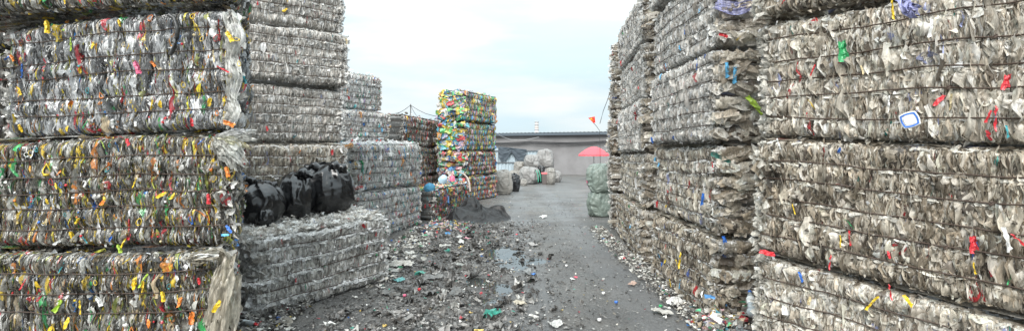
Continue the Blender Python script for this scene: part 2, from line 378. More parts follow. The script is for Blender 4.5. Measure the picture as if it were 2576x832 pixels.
    acc.add(np.dstack([q, zb]), QQ[..., ::-1], tab[hh]*.8)
    bk = np.array([[*B1_, zr[0]], [*B0_, zl[0]], [*B0_, zl[1]], [*B1_, zr[1]]]); acc.add(bk, np.array([[0, 1, 2, 3]]), np.full((4, 3), .2))
    # --- flakes
    ok = np.isin(seg, vis); cols_ok = np.nonzero(ok)[0]
    area = ok.sum()*ds*H; m = int(area*dens)
    ci = rg.choice(cols_ok, m); r = rg.integers(0, rows, m); x = np.clip(rg.beta(2.6, 2.6, m), .08, .92)
    tt = rt[r]+(rt[r+1]-rt[r])*x; Cc, _, pr = shell(ci, tt, 0.0)
    rowh = (rt[r+1]-rt[r])*H
    tn = np.stack([T[ci, 0], T[ci, 1], 0*ci], -1); on = np.stack([Nn[ci, 0], Nn[ci, 1], 0*ci], -1); up = np.array([0, 0, 1.])[None]
    fl = rg.random(m) < stl[ci]
    big = rg.random(m) < bigf
    # edge-on leaves
    yaw = R(84)*rg.beta(2.6, 1.3, m)*np.where(rg.random(m) < .5, 1, -1)
    yaw = np.where(big, rg.normal(0, .45, m), yaw)
    nrm = tn*np.sin(yaw)[:, None]+on*np.cos(yaw)[:, None]+up*rg.normal(0, .12, (m, 1))
    ax = up+tn*rg.normal(0, .085, (m, 1))+on*rg.normal(0, .10, (m, 1))
    ln = rowh*(np.minimum(x, 1-x)*2*rg.uniform(.75, 1.15, m)+.08); wd = rg.uniform(.010, .034, m)*fs; wd = np.where(big, wd*rg.uniform(2.2, 4.8, m), wd)
    # flat leaves
    ang = rg.uniform(-.9, .9, m) if not bundle else rg.uniform(-3, 3, m)
    nrmf = on+up*((x-.5)*1.3+rg.normal(0, .13, m))[:, None]+tn*rg.normal(0, .16, (m, 1)); axf = tn*np.cos(ang)[:, None]+up*np.sin(ang)[:, None]*.7
    lnf = rg.uniform(.10, .30, m)*fs; wdf = rowh*rg.uniform(.3, .7, m)
    if bundle: lnf = rowh*rg.uniform(.7, 1.3, m); wdf = rowh*rg.uniform(.5, .9, m)
    nrm = np.where(fl[:, None], nrmf, nrm); ax = np.where(fl[:, None], axf, ax); ln = np.where(fl, lnf, ln); wd = np.where(fl, wdf, wd)
    keep = fl & (rg.random(m) < (.0 if palend == 'grey' else .2 if bundle else .10))
    Cc = Cc+on*(rg.uniform(-.014, .010, m)*fs+.002)[:, None]
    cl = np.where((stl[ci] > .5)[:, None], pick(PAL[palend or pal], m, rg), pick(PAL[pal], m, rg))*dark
    k = keep
    if k.any(): flakes(acc, Cc[k], ax[k], nrm[k], ln[k], wd[k], cl[k], 5, 6, .4, .10, .25, .6, rg)
    # slices seen edge on: they follow the bulges of the bale from wire to wire
    k = ~fl; ci_, yw, lnk, wdk, ck, tnk, onk = ci[k], yaw[k], rowh*rg.uniform(.45, 1.5, m)[k] if np.isscalar(rowh) else rowh[k]*rg.uniform(.45, 1.5, k.sum()), wd[k], cl[k], tn[k], on[k]
    e = k.sum(); tc_ = rg.uniform(.0, 1.0, e); nu, nv = (4, 6) if ds < .024 else (3, 5)
    v, u = np.meshgrid(np.linspace(-.5, .5, nv), np.linspace(-.5, .5, nu), indexing='ij'); v = v.ravel()[None]; u = u.ravel()[None]
    vv = v+rg.normal(0, .04, (e, nu*nv)); uu = u+rg.normal(0, .05, (e, nu*nv))
    tv = np.clip(tc_[:, None]+vv*lnk[:, None]/H, .012, .988); cr_ = np.repeat(ci_[:, None], nu*nv, 1)
    Pb, _, prv = shell(cr_, tv, (rg.uniform(-.016, .008, e)*fs)[:, None]+0*tv)
    tp = 1-rg.uniform(.2, .9, (e, 1))*np.abs(2*vv)**1.6
    sn, cs = np.sin(yw)[:, None], np.cos(yw)[:, None]
    W_ = uu*wdk[:, None]*tp*(.6+.4*np.clip(prv, 0, 1))
    lat = vv*lnk[:, None]*rg.normal(0, .09, (e, 1))+lnk[:, None]*.05*np.sin(vv*rg.uniform(3, 8, (e, 1))+rg.uniform(0, 6, (e, 1)))+rg.uniform(-ds, ds, (e, 1))
    hh_ = rg.normal(0, .35, (e, 1))*wdk[:, None]*(uu**2)*2+rg.normal(0, .16, (e, nu*nv))*wdk[:, None]*.8
    P_ = Pb+tnk[:, None]*(lat+W_*cs+hh_*sn)[..., None]+onk[:, None]*(-W_*sn+hh_*cs)[..., None]
    i = np.arange(nv-1)[:, None]*nu+np.arange(nu-1)[None]; q = np.stack([i, i+1, i+nu+1, i+nu], -1).reshape(-1, 4)
    cc = np.repeat(ck[:, None], nu*nv, 1)*(1+rg.normal(0, .13, (e, nu*nv, 1)))
    acc.add(P_, q[None]+(np.arange(e)*nu*nv)[:, None, None], np.clip(cc, .005, .9))
    # --- spiky loose ends around wires, top and bottom edges and corners
    ms = int(ok.sum()*ds*rows*20*spiky)
    ci = rg.choice(cols_ok, ms); kk = rg.integers(0, rows+1, ms)
    kp = rg.random(ms) > stl[ci]*(1.0 if palend == 'grey' else .72); ci, kk = ci[kp], kk[kp]; ms = len(ci)
    tt = np.clip(rt[kk]+rg.normal(0, .012, ms), .005, .995); Cc, _, _ = shell(ci, tt, .012)
    tn = np.stack([T[ci, 0], T[ci, 1], 0*ci], -1); on = np.stack([Nn[ci, 0], Nn[ci, 1], 0*ci], -1)
    ax = on*rg.uniform(.15, 1.0, (ms, 1))+up*rg.normal(0, .7, (ms, 1))+tn*rg.normal(0, .6, (ms, 1))
    nr = on*.5+up*rg.normal(0, .6, (ms, 1))+tn*rg.normal(0, .6, (ms, 1))
    ln = rg.uniform(.02, .075, ms)*fs; wd = ln*rg.uniform(.2, .6, ms)
    flakes(acc, Cc, ax, nr, ln, wd, pick(PAL[pal], ms, rg)*1.12*dark, 2, 3, .5, .15, .4, .8, rg)
    cn = np.nonzero(np.diff(seg))[0]; cn = cn[[(seg[c] in vis) or (seg[min(c+1, n-1)] in vis) for c in cn]]
    if tuft and len(cn):
        mc = int(tuft*120*H*len(cn)); ci = np.clip(rg.choice(cn, mc)+rg.normal(0, .05/ds, mc).astype(int), 0, n-1); tt = rg.uniform(.02, .98, mc)
        Cc, _, _ = shell(ci, tt, .02); on = np.stack([Nn[ci, 0], Nn[ci, 1], 0*ci], -1); tn = np.stack([T[ci, 0], T[ci, 1], 0*ci], -1)
        ax = on+up*rg.normal(-.1, .7, (mc, 1))+tn*rg.normal(0, .5, (mc, 1)); nr = tn+up*rg.normal(0, .6, (mc, 1))+on*rg.normal(0, .4, (mc, 1))
        flakes(acc, Cc, ax, nr, rg.uniform(.05, .14, mc)*fs**.5, rg.uniform(.025, .06, mc)*fs**.5, np.array(fringecol)[None]*np.exp(rg.normal(-.1, .25, (mc, 1))), 3, 5, .7, .18, .4, .7, rg)
    # --- pale frill of film squeezed out over every wire
    if fringe > 0:
        mf = int(ok.sum()*ds*(rows-1)*60*fringe)
        ci = rg.choice(cols_ok, mf); kk = rg.integers(1, rows+1, mf)
        wb = np.stack(wobs)[kk, ci]/H
        gate = vnoise(sarc[ci]*4, kk*9.1, None, sd_+60) > -.35; ci, kk, wb = ci[gate], kk[gate], wb[gate]; mf = len(ci)
        tt = np.clip(rt[kk]+wb-.012/H+rg.normal(0, .008, mf)-.01, .005, .995); Cc, _, _ = shell(ci, tt, .014)
        tn = np.stack([T[ci, 0], T[ci, 1], 0*ci], -1); on = np.stack([Nn[ci, 0], Nn[ci, 1], 0*ci], -1)
        ax = tn*rg.choice([-1, 1], (mf, 1))+on*rg.normal(0, .35, (mf, 1))+up*rg.normal(0, .3, (mf, 1)); nr = on*.6+up*rg.uniform(.2, 1, (mf, 1))
        flakes(acc, Cc, ax, nr, rg.uniform(.03, .09, mf)*fs*frs, rg.uniform(.012, .03, mf)*fs*frs, np.array(fringecol)[None]*np.exp(rg.normal(0, .22, (mf, 1))), 3, 3, .7, .25, .4, .6, rg)
    # --- torn edges inside the seams above and below
    me_ = int(ok.sum()*ds*150*(1 if fs < 1.15 else .5)); ci = rg.choice(cols_ok, me_); lo = rg.random(me_) < .5
    Cc, _, _ = shell(ci, np.where(lo, .004, .996), -rg.uniform(.0, .16, me_)); Cc[:, 2] += np.where(lo, 1, -1)*rg.uniform(-.012, .02, me_)
    tn = np.stack([T[ci, 0], T[ci, 1], 0*ci], -1); on = np.stack([Nn[ci, 0], Nn[ci, 1], 0*ci], -1)
    flakes(acc, Cc, on+tn*rg.normal(0, .8, (me_, 1))+up*rg.normal(0, .25, (me_, 1)), up+rg.normal(0, .35, (me_, 3)), rg.uniform(.04, .13, me_)*fs, rg.uniform(.02, .06, me_)*fs, pick(PAL[pal], me_, rg)*.9*dark, 3, 4, .6, .18, .35, .6, rg)
    # --- loose pieces on the top
    if topmess:
        mt = int(topmess); aa, bb = rg.random(mt), rg.random(mt)
        q = quadp(aa[:, None], bb[:, None])[:, 0] if False else (P0_*((1-aa)*(1-bb))[:, None]+P1_*(aa*(1-bb))[:, None]+B0_*((1-aa)*bb)[:, None]+B1_*(aa*bb)[:, None])
        zt = zl[1]*(1-aa)+zr[1]*aa+rg.exponential(.018, mt)-.01
        nr = up+rg.normal(0, .45, (mt, 3)); ax = rg.normal(0, 1, (mt, 3))*np.array([1, 1, .25])
        flakes(acc, np.column_stack([q, zt]), ax, nr, rg.uniform(.04, .14, mt)*fs, rg.uniform(.03, .07, mt)*fs, pick(PAL[toppal or pal], mt, rg)*(1.05 if toppal else 1.2), 3, 4, .6, .2, .35, .5, rg)
    body = acc.build('compressed_plastic', mat, root, base, True)
    # --- wires
    if wires:
        for k in range(1, rows):
            cc = np.arange(3, n-3, max(1, int(.05/ds)))
            tt = np.full(len(cc), rt[k])+wobs[k][cc]/H
            p, _, _ = shell(cc, tt, .027+.004*np.sin(cc*.9+k))
            V, Q = tube(p-base, wire_r, 4)
            if k % 2 == 0 and ds < .03:   # the twisted tail of the tie
                j = int(len(p)*.5+k*3) % len(p); c = p[j]-base; ph = np.linspace(0, 9, 14)
                kn = c+np.stack([np.cos(ph)*.012, -np.abs(np.sin(ph))*.012-.006, np.sin(ph*1.3)*.012], 1); V2, Q2 = tube(kn, wire_r*.9, 4)
                Q = np.concatenate([Q, Q2+len(V)]); V = np.concatenate([V, V2])
            obj('baling_wire', mesh_np('baling_wire', V, Q, None, None, M_WIRE), root)
    # --- distinct caught objects
    fcols = cols_ok[(seg[cols_ok] == 1) | (rg.random(len(cols_ok)) < .35)]
    for _ in range(items):
        c = int(rg.choice(fcols)); r1 = int(rg.integers(0, rows)); t1 = rt[r1]+(rt[r1+1]-rt[r1])*rg.uniform(.25, .75)
        p, _, _ = shell(np.array([c]), np.array([t1]), .028*max(fs, .8)); p = p[0]-base
        tnv = Vector((T[c, 0], T[c, 1], 0)); onv = Vector((Nn[c, 0], Nn[c, 1], 0))
        M = Matrix.Translation(Vector(p)) @ Matrix((tnv, Vector((0, 0, 1)), onv)).transposed().to_4x4() @ Matrix.Rotation(rg.normal(0, .35), 4, 'Z') @ Matrix.Rotation(rg.normal(0, .4), 4, 'Y') @ Matrix.Rotation(rg.normal(0, .3), 4, 'X')
        kd = str(rg.choice(list(itemkinds))); put_item(kd, str(rg.choice(list(itemcols))), int(rg.integers(0, 3)), M, root, fs**.3*rg.uniform(.35, .7))
    return root, (pos, Nn, T, seg, loc, shell, rt, base)

# ================================================================== the setting
PUDDLES = []
for px, py, rx, ry in ((1264, 636, .27, .62), (1290, 668, .24, .32), (1262, 726, .18, .24), (1350, 655, .16, .2), (1040, 632, .2, .25), (1205, 705, .2, .25), (1235, 756, .16, .14)):
    _Y = 2190/(py-380); PUDDLES.append(((px-1288)/1288*_Y, _Y, rx, ry))
def ground():
    xs = np.concatenate([[-600, -200, -60, -25, -12], np.linspace(-8, -2.4, 40), np.linspace(-2.35, 2.4, 230), np.linspace(2.5, 8, 40), [12, 25, 60, 200, 600]])
    ys = np.concatenate([[-60, -10, 0], np.linspace(2.5, 9, 300), np.linspace(9.1, 18, 110), [22, 30, 45, 80, 200, 600, 1500]])
    X, Y = np.meshgrid(xs, ys, indexing='ij')
    near = np.clip((18-Y)/6, 0, 1)*np.clip((8-np.abs(X))/2, 0, 1)
    rub = np.clip(1.0-X, .25, 1)
    Z = near*(.014*fbm(X*1.1, Y*.8, None, 3, 3)+.010*fbm(X*5, Y*4, None, 3, 9)*rub+.007*fbm(X*17, Y*14, None, 2, 19)*rub)
    for qx, qy, ra, rb in PUDDLES: Z = Z-.030*np.exp(-(((X-qx)/ra)**2+((Y-qy)/rb)**2))
    n, m = X.shape; i = np.arange(n-1)[:, None]*m+np.arange(m-1)[None]
    me = mesh_np('ground', np.stack([X, Y, Z], -1), np.stack([i, i+m, i+m+1, i+1], -1), smooth=True)
    mt, nt, p = new_mat('dirty_asphalt'); l = nt.links.new; Nn = nt.nodes.new
    tc = Nn('ShaderNodeTexCoord')
    def noise(s, d=6, r=.6, off=0):
        x = Nn('ShaderNodeTexNoise'); x.inputs['Scale'].default_value = s; x.inputs['Detail'].default_value = d; x.inputs['Roughness'].default_value = r
        l(tc.outputs['Object'], x.inputs['Vector']); return x
    def ramp(src, a, b, c0, c1):
        x = Nn('ShaderNodeValToRGB'); x.color_ramp.elements[0].position = a; x.color_ramp.elements[1].position = b
        x.color_ramp.elements[0].color = (*c0, 1); x.color_ramp.elements[1].color = (*c1, 1); l(src, x.inputs[0]); return x
    big = ramp(noise(.9, 6, .6).outputs[0], .35, .7, (.084, .082, .080), (.145, .139, .13))
    grit = ramp(noise(42, 8, .8).outputs[0], .42, .62, (.35, .35, .35), (1.5, 1.5, 1.48))
    mul = Nn('ShaderNodeMixRGB'); mul.blend_type = 'MULTIPLY'; mul.inputs[0].default_value = .8; l(big.outputs[0], mul.inputs[1]); l(grit.outputs[0], mul.inputs[2])
    brown = ramp(noise(.55, 5, .6).outputs[0], .52, .72, (0, 0, 0), (.45, .45, .45))
    mb = Nn('ShaderNodeMixRGB'); l(brown.outputs[0], mb.inputs[0]); l(mul.outputs[0], mb.inputs[1]); mb.inputs[2].default_value = (.12, .10, .078, 1)
    sp = Nn('ShaderNodeSeparateXYZ'); l(tc.outputs['Object'], sp.inputs[0]); wn = noise(.35, 3, .5)
    ad = Nn('ShaderNodeMath'); ad.operation = 'MULTIPLY_ADD'; l(wn.outputs[0], ad.inputs[0]); ad.inputs[1].default_value = .7; l(sp.outputs['X'], ad.inputs[2])
    bands = []
    for cx_, wd_ in ((.55, .16), (1.75, .16)):
        sb = Nn('ShaderNodeMath'); sb.operation = 'SUBTRACT'; l(ad.outputs[0], sb.inputs[0]); sb.inputs[1].default_value = cx_
        ab = Nn('ShaderNodeMath'); ab.operation = 'ABSOLUTE'; l(sb.outputs[0], ab.inputs[0])
        rb_ = Nn('ShaderNodeMapRange'); rb_.interpolation_type = 'SMOOTHSTEP'; rb_.inputs['From Min'].default_value = wd_; rb_.inputs['From Max'].default_value = wd_*2.2
        rb_.inputs['To Min'].default_value = .45; rb_.inputs['To Max'].default_value = 0; l(ab.outputs[0], rb_.inputs['Value']); bands.append(rb_)
    mxb = Nn('ShaderNodeMath'); mxb.operation = 'MAXIMUM'; l(bands[0].outputs[0], mxb.inputs[0]); l(bands[1].outputs[0], mxb.inputs[1])
    mtk = Nn('ShaderNodeMixRGB'); l(mxb.outputs[0], mtk.inputs[0]); l(mb.outputs[0], mtk.inputs[1]); mtk.inputs[2].default_value = (.135, .138, .14, 1); mb = mtk
    v = Nn('ShaderNodeTexVoronoi'); v.inputs['Scale'].default_value = 26; l(tc.outputs['Object'], v.inputs['Vector'])
    chip = ramp(v.outputs['Distance'], .07, .12, (.55, .55, .55), (0, 0, 0))
    vc = ramp(v.outputs['Color'], .55, .8, (0, 0, 0), (1, 1, 1)); mm = Nn('ShaderNodeMath'); mm.operation = 'MULTIPLY'; l(chip.outputs[0], mm.inputs[0]); l(vc.outputs[0], mm.inputs[1])
    mc = Nn('ShaderNodeMixRGB'); l(mm.outputs[0], mc.inputs[0]); l(mb.outputs[0], mc.inputs[1]); mc.inputs[2].default_value = (.42, .42, .40, 1)
    l(mc.outputs[0], p.inputs['Base Color'])
    wet = ramp(noise(.7, 4, .5).outputs[0], .45, .6, (.42, .42, .42), (.75, .75, .75)); l(wet.outputs[0], p.inputs['Roughness'])
    b = Nn('ShaderNodeBump'); b.inputs['Strength'].default_value = .9; b.inputs['Distance'].default_value = .02
    l(noise(30, 8, .75).outputs[0], b.inputs['Height']); l(b.outputs[0], p.inputs['Normal'])
    me.materials.append(mt)
    o = obj('ground', me); o['kind'] = 'structure'
ground()
M_WATER = simple('puddle_water', (.035, .037, .036), .04, .9)
for k, (cx, cy, rx, ry) in enumerate(PUDDLES):
    a = np.linspace(0, 2*math.pi, 60, endpoint=False); P = np.stack([rx*1.5*np.cos(a), ry*1.5*np.sin(a), 0*a], 1); V = np.concatenate([[[0, 0, 0]], P])
    o = obj('puddle', mesh_np('puddle', V, None, np.stack([np.zeros(60, int), 1+np.arange(60), 1+(np.arange(60)+1) % 60], 1), None, M_WATER)); o.location = (cx, cy, -.013-.0006*k); o['kind'] = 'structure'

# ================================================================== the bales
G = 'compressed plastic bales in stacks'
def off(p, dx, dy): return (p[0]+dx, p[1]+dy)
# --- left front stack
LI = ('yellow',)*5+('orange', 'orange', 'red', 'red', 'green', 'blue', 'white', 'white', 'white', 'teal', 'lime', 'cream')
LK = ('bottle_cap', 'jug_handle', 'label_scrap', 'crushed_bottle', 'film_strip', 'label_scrap', 'jug_handle')
kwL = dict(bigf=.13, mat=M_GLOSS, dens=4600, fs=.68, ds=.018, rowb=.035, group='front left stack of clear bottle bales', itemcols=LI, itemkinds=LK)
L1, L1d = bale('bottom bale of the front left stack with beige film hanging over its end', (-4.75, 4.15), (-2.24, 4.0), (-4.9, 5.1), (-2.72, 5.0), (0, .925), (0, .955), 'petdirty', items=85, bulge=.16, vis=(1, 2), **kwL)
L2, L2d = bale('second bale up in the front left stack, dotted with yellow handles', (-4.7, 4.25), (-2.22, 4.02), (-4.9, 5.2), (-2.68, 5.05), (.93, 1.79), (.96, 1.85), 'petdirty', items=90, bulge=.10, vis=(1, 2), **kwL)
L3, L3d = bale('clean shiny bottle bale third up in the front left stack, with a black hose', (-4.22, 4.32), (-2.20, 4.05), (-4.3, 5.2), (-2.66, 5.1), (1.81, 2.75), (1.87, 2.84), 'pet', topmess=500, items=70, bulge=.07, vis=(0, 1, 2), **kwL)
L4, L4d = bale('shadowed topmost bale jutting out over the front left stack', (-4.7, 4.2), (-2.17, 3.98), (-4.8, 5.2), (-2.62, 5.05), (2.79, 3.62), (2.87, 3.7), 'petdirty', items=30, bulge=.06, vis=(1, 2), **kwL)
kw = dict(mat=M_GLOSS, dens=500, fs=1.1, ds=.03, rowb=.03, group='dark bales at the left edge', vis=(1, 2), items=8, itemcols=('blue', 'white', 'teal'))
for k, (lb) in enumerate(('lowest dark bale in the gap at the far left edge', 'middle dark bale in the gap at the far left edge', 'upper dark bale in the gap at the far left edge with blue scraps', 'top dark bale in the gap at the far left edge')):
    bale(lb, (-6.4, 4.9), (-4.5, 4.95), (-6.5, 5.9), (-4.5, 5.9), (.9*k, .9*k+.88), (.9*k, .9*k+.88), 'petdirty', dark=.5, **kw)  # dark factor paints the shade of the gap into these bales' colours
# --- tall whitish stack behind the black bags
kwM = dict(frs=1.1, tuft=1.0, dens=2600, fs=.68, ds=.026, rowb=.03, group='tall whitish film stack behind the black bags', fringe=.9, fringecol=(.84, .82, .78), items=9, itemcols=('red', 'red', 'teal', 'yellow', 'white', 'orange'), vis=(1, 2), bulge=.10, spiky=1.4)
lv = [0, .92, 1.83, 2.69, 3.53, 4.4, 5.2]; nm = ['lowest bale of the tall whitish stack, mostly hidden behind the white ground bale', 'second bale of the tall whitish stack, right behind the black bags', 'third bale up in the tall whitish stack with a small red rag',
      'fourth bale up in the tall whitish stack with a dark strap across it', 'fifth bale up in the tall whitish stack, cut by the top of the photo', 'uppermost bale of the tall whitish stack']
jit = [(0, 0), (.04, -.03), (-.03, .02), (.05, -.02), (-.03, .03), (.02, .0)]
for k in range(5):
    j = jit[k]
    bale(nm[k], off((-4.25, 6.82), *j), off((-2.65, 8.0), *j), off((-4.9, 7.7), *j), off((-3.3, 8.85), *j), (lv[k]+.01, lv[k+1]-.01), (lv[k]+.01, lv[k+1]-.01), ('filmwarm', 'filmwarm', 'film', 'film', 'film')[k], **kwM)
# --- pale stack with coloured flecks further back
kwN = dict(dens=1300, fs=.85, ds=.045, rowb=.03, group='pale stack with coloured flecks against the sky', fringe=.35, items=14, itemcols=('red', 'blue', 'teal', 'green', 'orange', 'white', 'sky'), vis=(1, 2), wire_r=.006, spiky=1.3)
lv = [0, .95, 1.92, 2.74, 3.68]
nm = ['lowest bale of the pale stack at the skyline', 'second bale of the pale flecked stack', 'third bale of the pale flecked stack, jutting out to the right', 'topmost bale of the pale flecked stack, with blue scraps along its top']
for k, x in enumerate((0, 0, .22, 0)):
    bale(nm[k], (-4.4, 11.85), (-3.49+x, 13.5), (-5.4, 12.4), (-4.4+x, 14.2), (lv[k]+.01, lv[k+1]-.01), (lv[k]+.01, lv[k+1]-.03), 'filmcol', topmess=120 if k == 3 else 0, **kwN)
# --- lower pale stack, two bales
kwO = dict(dens=1700, fs=.8, ds=.035, rowb=.035, group='low pale stack in two tiers behind the white ground bale', fringe=.3, items=30, itemcols=('red', 'green', 'teal', 'orange', 'blue', 'white', 'pink'), vis=(0, 1), wire_r=.005, style=('flat', 'edge', 'edge'), spiky=1.3)
bale('lower of the two pale flecked bales beside the grey ended colour bale', (-2.83, 9.4), (-2.17, 12.0), (-3.9, 9.75), (-3.2, 12.3), (0, .93), (0, .93), 'filmcol', **kwO)
bale('upper of the two pale flecked bales, topped with loose white film', (-2.88, 9.45), (-2.19, 12.0), (-3.95, 9.8), (-3.25, 12.3), (.95, 1.84), (.95, 1.88), 'filmcol', topmess=500, **kwO)
# --- stack with dark grey rolled ends
kwP = dict(dens=600, fs=1.0, ds=.05, rowb=.04, group='junk plastic stack with smooth grey ends', items=14, itemcols=('red', 'green', 'orange', 'yellow', 'white', 'blue'), vis=(1, 2), wire_r=.008, style=('edge', 'flat', 'edge'), palend='grey', rows=5, mat=M_MIX)
for k, lb in enumerate(('bottom bale of the grey ended stack under the pole', 'middle bale of the grey ended stack under the pole', 'top bale of the grey ended stack with a red sheet on its corner')):
    # front = the smooth grey end, side = the mixed junk
    bale(lb, (-4.5, 15.1), (-3.19, 15.0), (-4.2, 18.6), (-2.6, 18.2), (.93*k+.01, .93*k+.92), (.93*k+.01, .93*k+.92), 'junk', topmess=160 if k == 2 else 0, **kwP)
# --- tall colourful stack
kwQ = dict(bundle=True, dens=520, fs=1.1, ds=.045, rowb=.045, group='tall rainbow coloured stack', items=20, itemcols=('yellow', 'blue', 'red', 'green', 'sky', 'pink', 'lime', 'orange'), vis=(1, 2), wire_r=.006, style=('edge', 'flat', 'edge'), rows=5, mat=M_MIX, spiky=.4, tuft=.2)
lv = [0, .88, 1.73, 2.7, 3.72]; nm = ['lowest bale of the rainbow coloured stack, behind the black tarpaulin', 'second bale of the rainbow stack with pink and tan bundles', 'third bale of the rainbow stack with dark flattened bottles', 'top bale of the rainbow stack, yellow and green against the sky']
for k in range(4):
    j = (.03, 0, -.02, .02)[k]
    bale(nm[k], (-2.42+j, 17), (-1.56+j, 17.0), (-1.7+j, 19.3), (-.62+j, 19.0), (lv[k]+.01, lv[k+1]-.01), (lv[k]+.01, lv[k+1]-.01), ('brightlow', 'brightlow', 'brightlow', 'bright')[k] if k != 2 else 'bright', palend=('brightlow', 'brightlow', 'bright', 'bright')[k], topmess=140 if k == 3 else 0, **kwQ)
# --- low colour bale in front of it, grey end
bale('low mixed colour bale with a grey end and junk heaped on top', (-2.33, 12.75), (-1.92, 12.6), (-2.1, 15.5), (-1.32, 15.3), (0, .74), (0, .76), 'brightlow', style=('edge', 'flat', 'edge'), palend='grey', dens=800, fs=.95, ds=.035, rowb=.04, rows=5,
     mat=M_MIX, items=30, itemcols=('red', 'pink', 'yellow', 'teal', 'orange', 'white'), vis=(1, 2), group='low mixed colour bale', topmess=420, spiky=2, wire_r=.005)
# --- single white bale on the ground
WB, Wd = bale('waist high white film bale standing on the ground under the black bags', (-2.58, 5.22), (-1.69, 6.78), (-3.42, 6.15), (-2.45, 7.75), (0, .82), (0, .85), 'clearfilm', style=('flat', 'edge', 'edge'), palend='clearfilm', toppal='film', dens=3800, fs=.72, ds=.02, rowb=.03, rows=6,
     items=22, itemcols=('red', 'red', 'green', 'white', 'white', 'orange'), itemkinds=('film_strip', 'label_scrap', 'bottle_cap', 'crushed_bottle'), vis=(0, 1), group='white ground bale', frs=1.8, fringe=2.8, fringecol=(.88, .87, .84), topmess=2200, spiky=1.6)
# --- right: near stack facing the camera
kwD = dict(bigf=.24, tuft=1.2, dens=4200, fs=.8, ds=.017, rowb=.025, group='near right stack of beige film bales', fringe=.5, fringecol=(.70, .67, .60), items=14, itemcols=('red', 'red', 'white', 'white', 'white', 'cream', 'yellow', 'blue', 'green'),
           itemkinds=('film_strip', 'label_scrap', 'film_strip'), vis=(1, 2), spiky=1.3, bulge=.04, wire_r=.005)
bale('bottom bale of the near right stack, whitish film sagging to the right', (1.93, 4.03), (3.12, 2.68), (2.7, 4.75), (3.95, 3.4), (0, .92), (0, .72), 'filmwarm', **kwD)
bale('second bale of the near right stack, grimy brown with a red film scrap', (1.95, 4.03), (3.12, 2.68), (2.7, 4.75), (3.95, 3.4), (.93, 1.81), (.73, 1.705), 'filmlow', **kwD)
bale('third bale of the near right stack with a blue edged white tub lid', (1.99, 4.02), (3.14, 2.7), (2.7, 4.75), (3.95, 3.4), (1.82, 2.70), (1.71, 2.72), 'filmwarm', topmess=400, **kwD)
bale('topmost bale of the near right stack, mostly cut by the top edge', (1.95, 4.0), (3.12, 2.66), (2.7, 4.75), (3.95, 3.4), (2.73, 3.6), (2.73, 3.6), 'filmlow', **kwD)
# --- right: second stack along the lane, end face towards the camera
kwB = dict(bigf=.12, dens=3000, fs=.75, ds=.022, rowb=.03, group='second right stack with rounded film rolls at its end', fringe=.9, fringecol=(.74, .72, .68), items=12, itemcols=('red', 'blue', 'white', 'sky', 'yellow', 'white'), itemkinds=('film_strip', 'label_scrap'),
           vis=(1, 2), style=('edge', 'edge', 'flat'), spiky=1.3)
lv = [0, .88, 1.79, 2.72, 3.6, 4.45]; nm = ['bottom bale of the second right stack, blackened film by the loose bottles', 'second bale of the second right stack with a blue scrap on its corner', 'third bale of the second right stack with a pale blue pouch on its end', 'fourth bale of the second right stack with a lilac net bag', 'highest bale of the second right stack']
for k in range(5):
    j = (0, .05, -.02, .04, -.04)[k]
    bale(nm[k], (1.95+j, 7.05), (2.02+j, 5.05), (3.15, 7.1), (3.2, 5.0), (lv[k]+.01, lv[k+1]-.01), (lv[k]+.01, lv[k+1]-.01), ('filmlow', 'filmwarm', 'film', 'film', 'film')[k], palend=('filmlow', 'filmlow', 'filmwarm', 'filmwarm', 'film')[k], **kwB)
# --- right: third and fourth stacks
kwA = dict(dens=1800, fs=.8, ds=.03, rowb=.03, group='third right stack along the lane', fringe=.9, fringecol=(.74, .72, .68), items=7, itemcols=('red', 'sky', 'green', 'white'), itemkinds=('film_strip', 'label_scrap'), vis=(1, 2), style=('edge', 'edge', 'flat'), spiky=1.4, wire_r=.005)
nm = ['lowest bale of the third right stack', 'second bale of the third right stack along the lane', 'middle bale of the third right stack along the lane', 'fourth bale of the third right stack along the lane', 'top bale of the third right stack, its edge sloping against the sky']
for k in range(5):
    j = (-.04, .03, -.02, .04, .0)[k]
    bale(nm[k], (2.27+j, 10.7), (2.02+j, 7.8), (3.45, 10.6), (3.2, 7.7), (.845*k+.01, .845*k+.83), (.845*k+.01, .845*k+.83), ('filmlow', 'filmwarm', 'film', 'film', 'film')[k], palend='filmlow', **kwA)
kwC = dict(kwA); kwC.update(dens=420, ds=.04, fs=1.3, group='farthest right stack seen edge on', items=5)
nm = ['lowest bale of the farthest right stack, behind the green sacks', 'second bale of the farthest right stack', 'middle bale of the farthest right stack with a blue scrap', 'fourth bale of the farthest right stack', 'top bale of the farthest right stack, dark rolls against the sky']
for k in range(5):
    j = (.03, 0, -.02, .01, .03)[k]
    bale(nm[k], (2.42+j, 12.3), (2.20+j, 11.2), (3.4, 12.2), (3.3, 11.1), (.815*k+.01, .815*k+.81), (.815*k+.01, .815*k+.81), 'filmlow', palend='filmlow', **kwC)
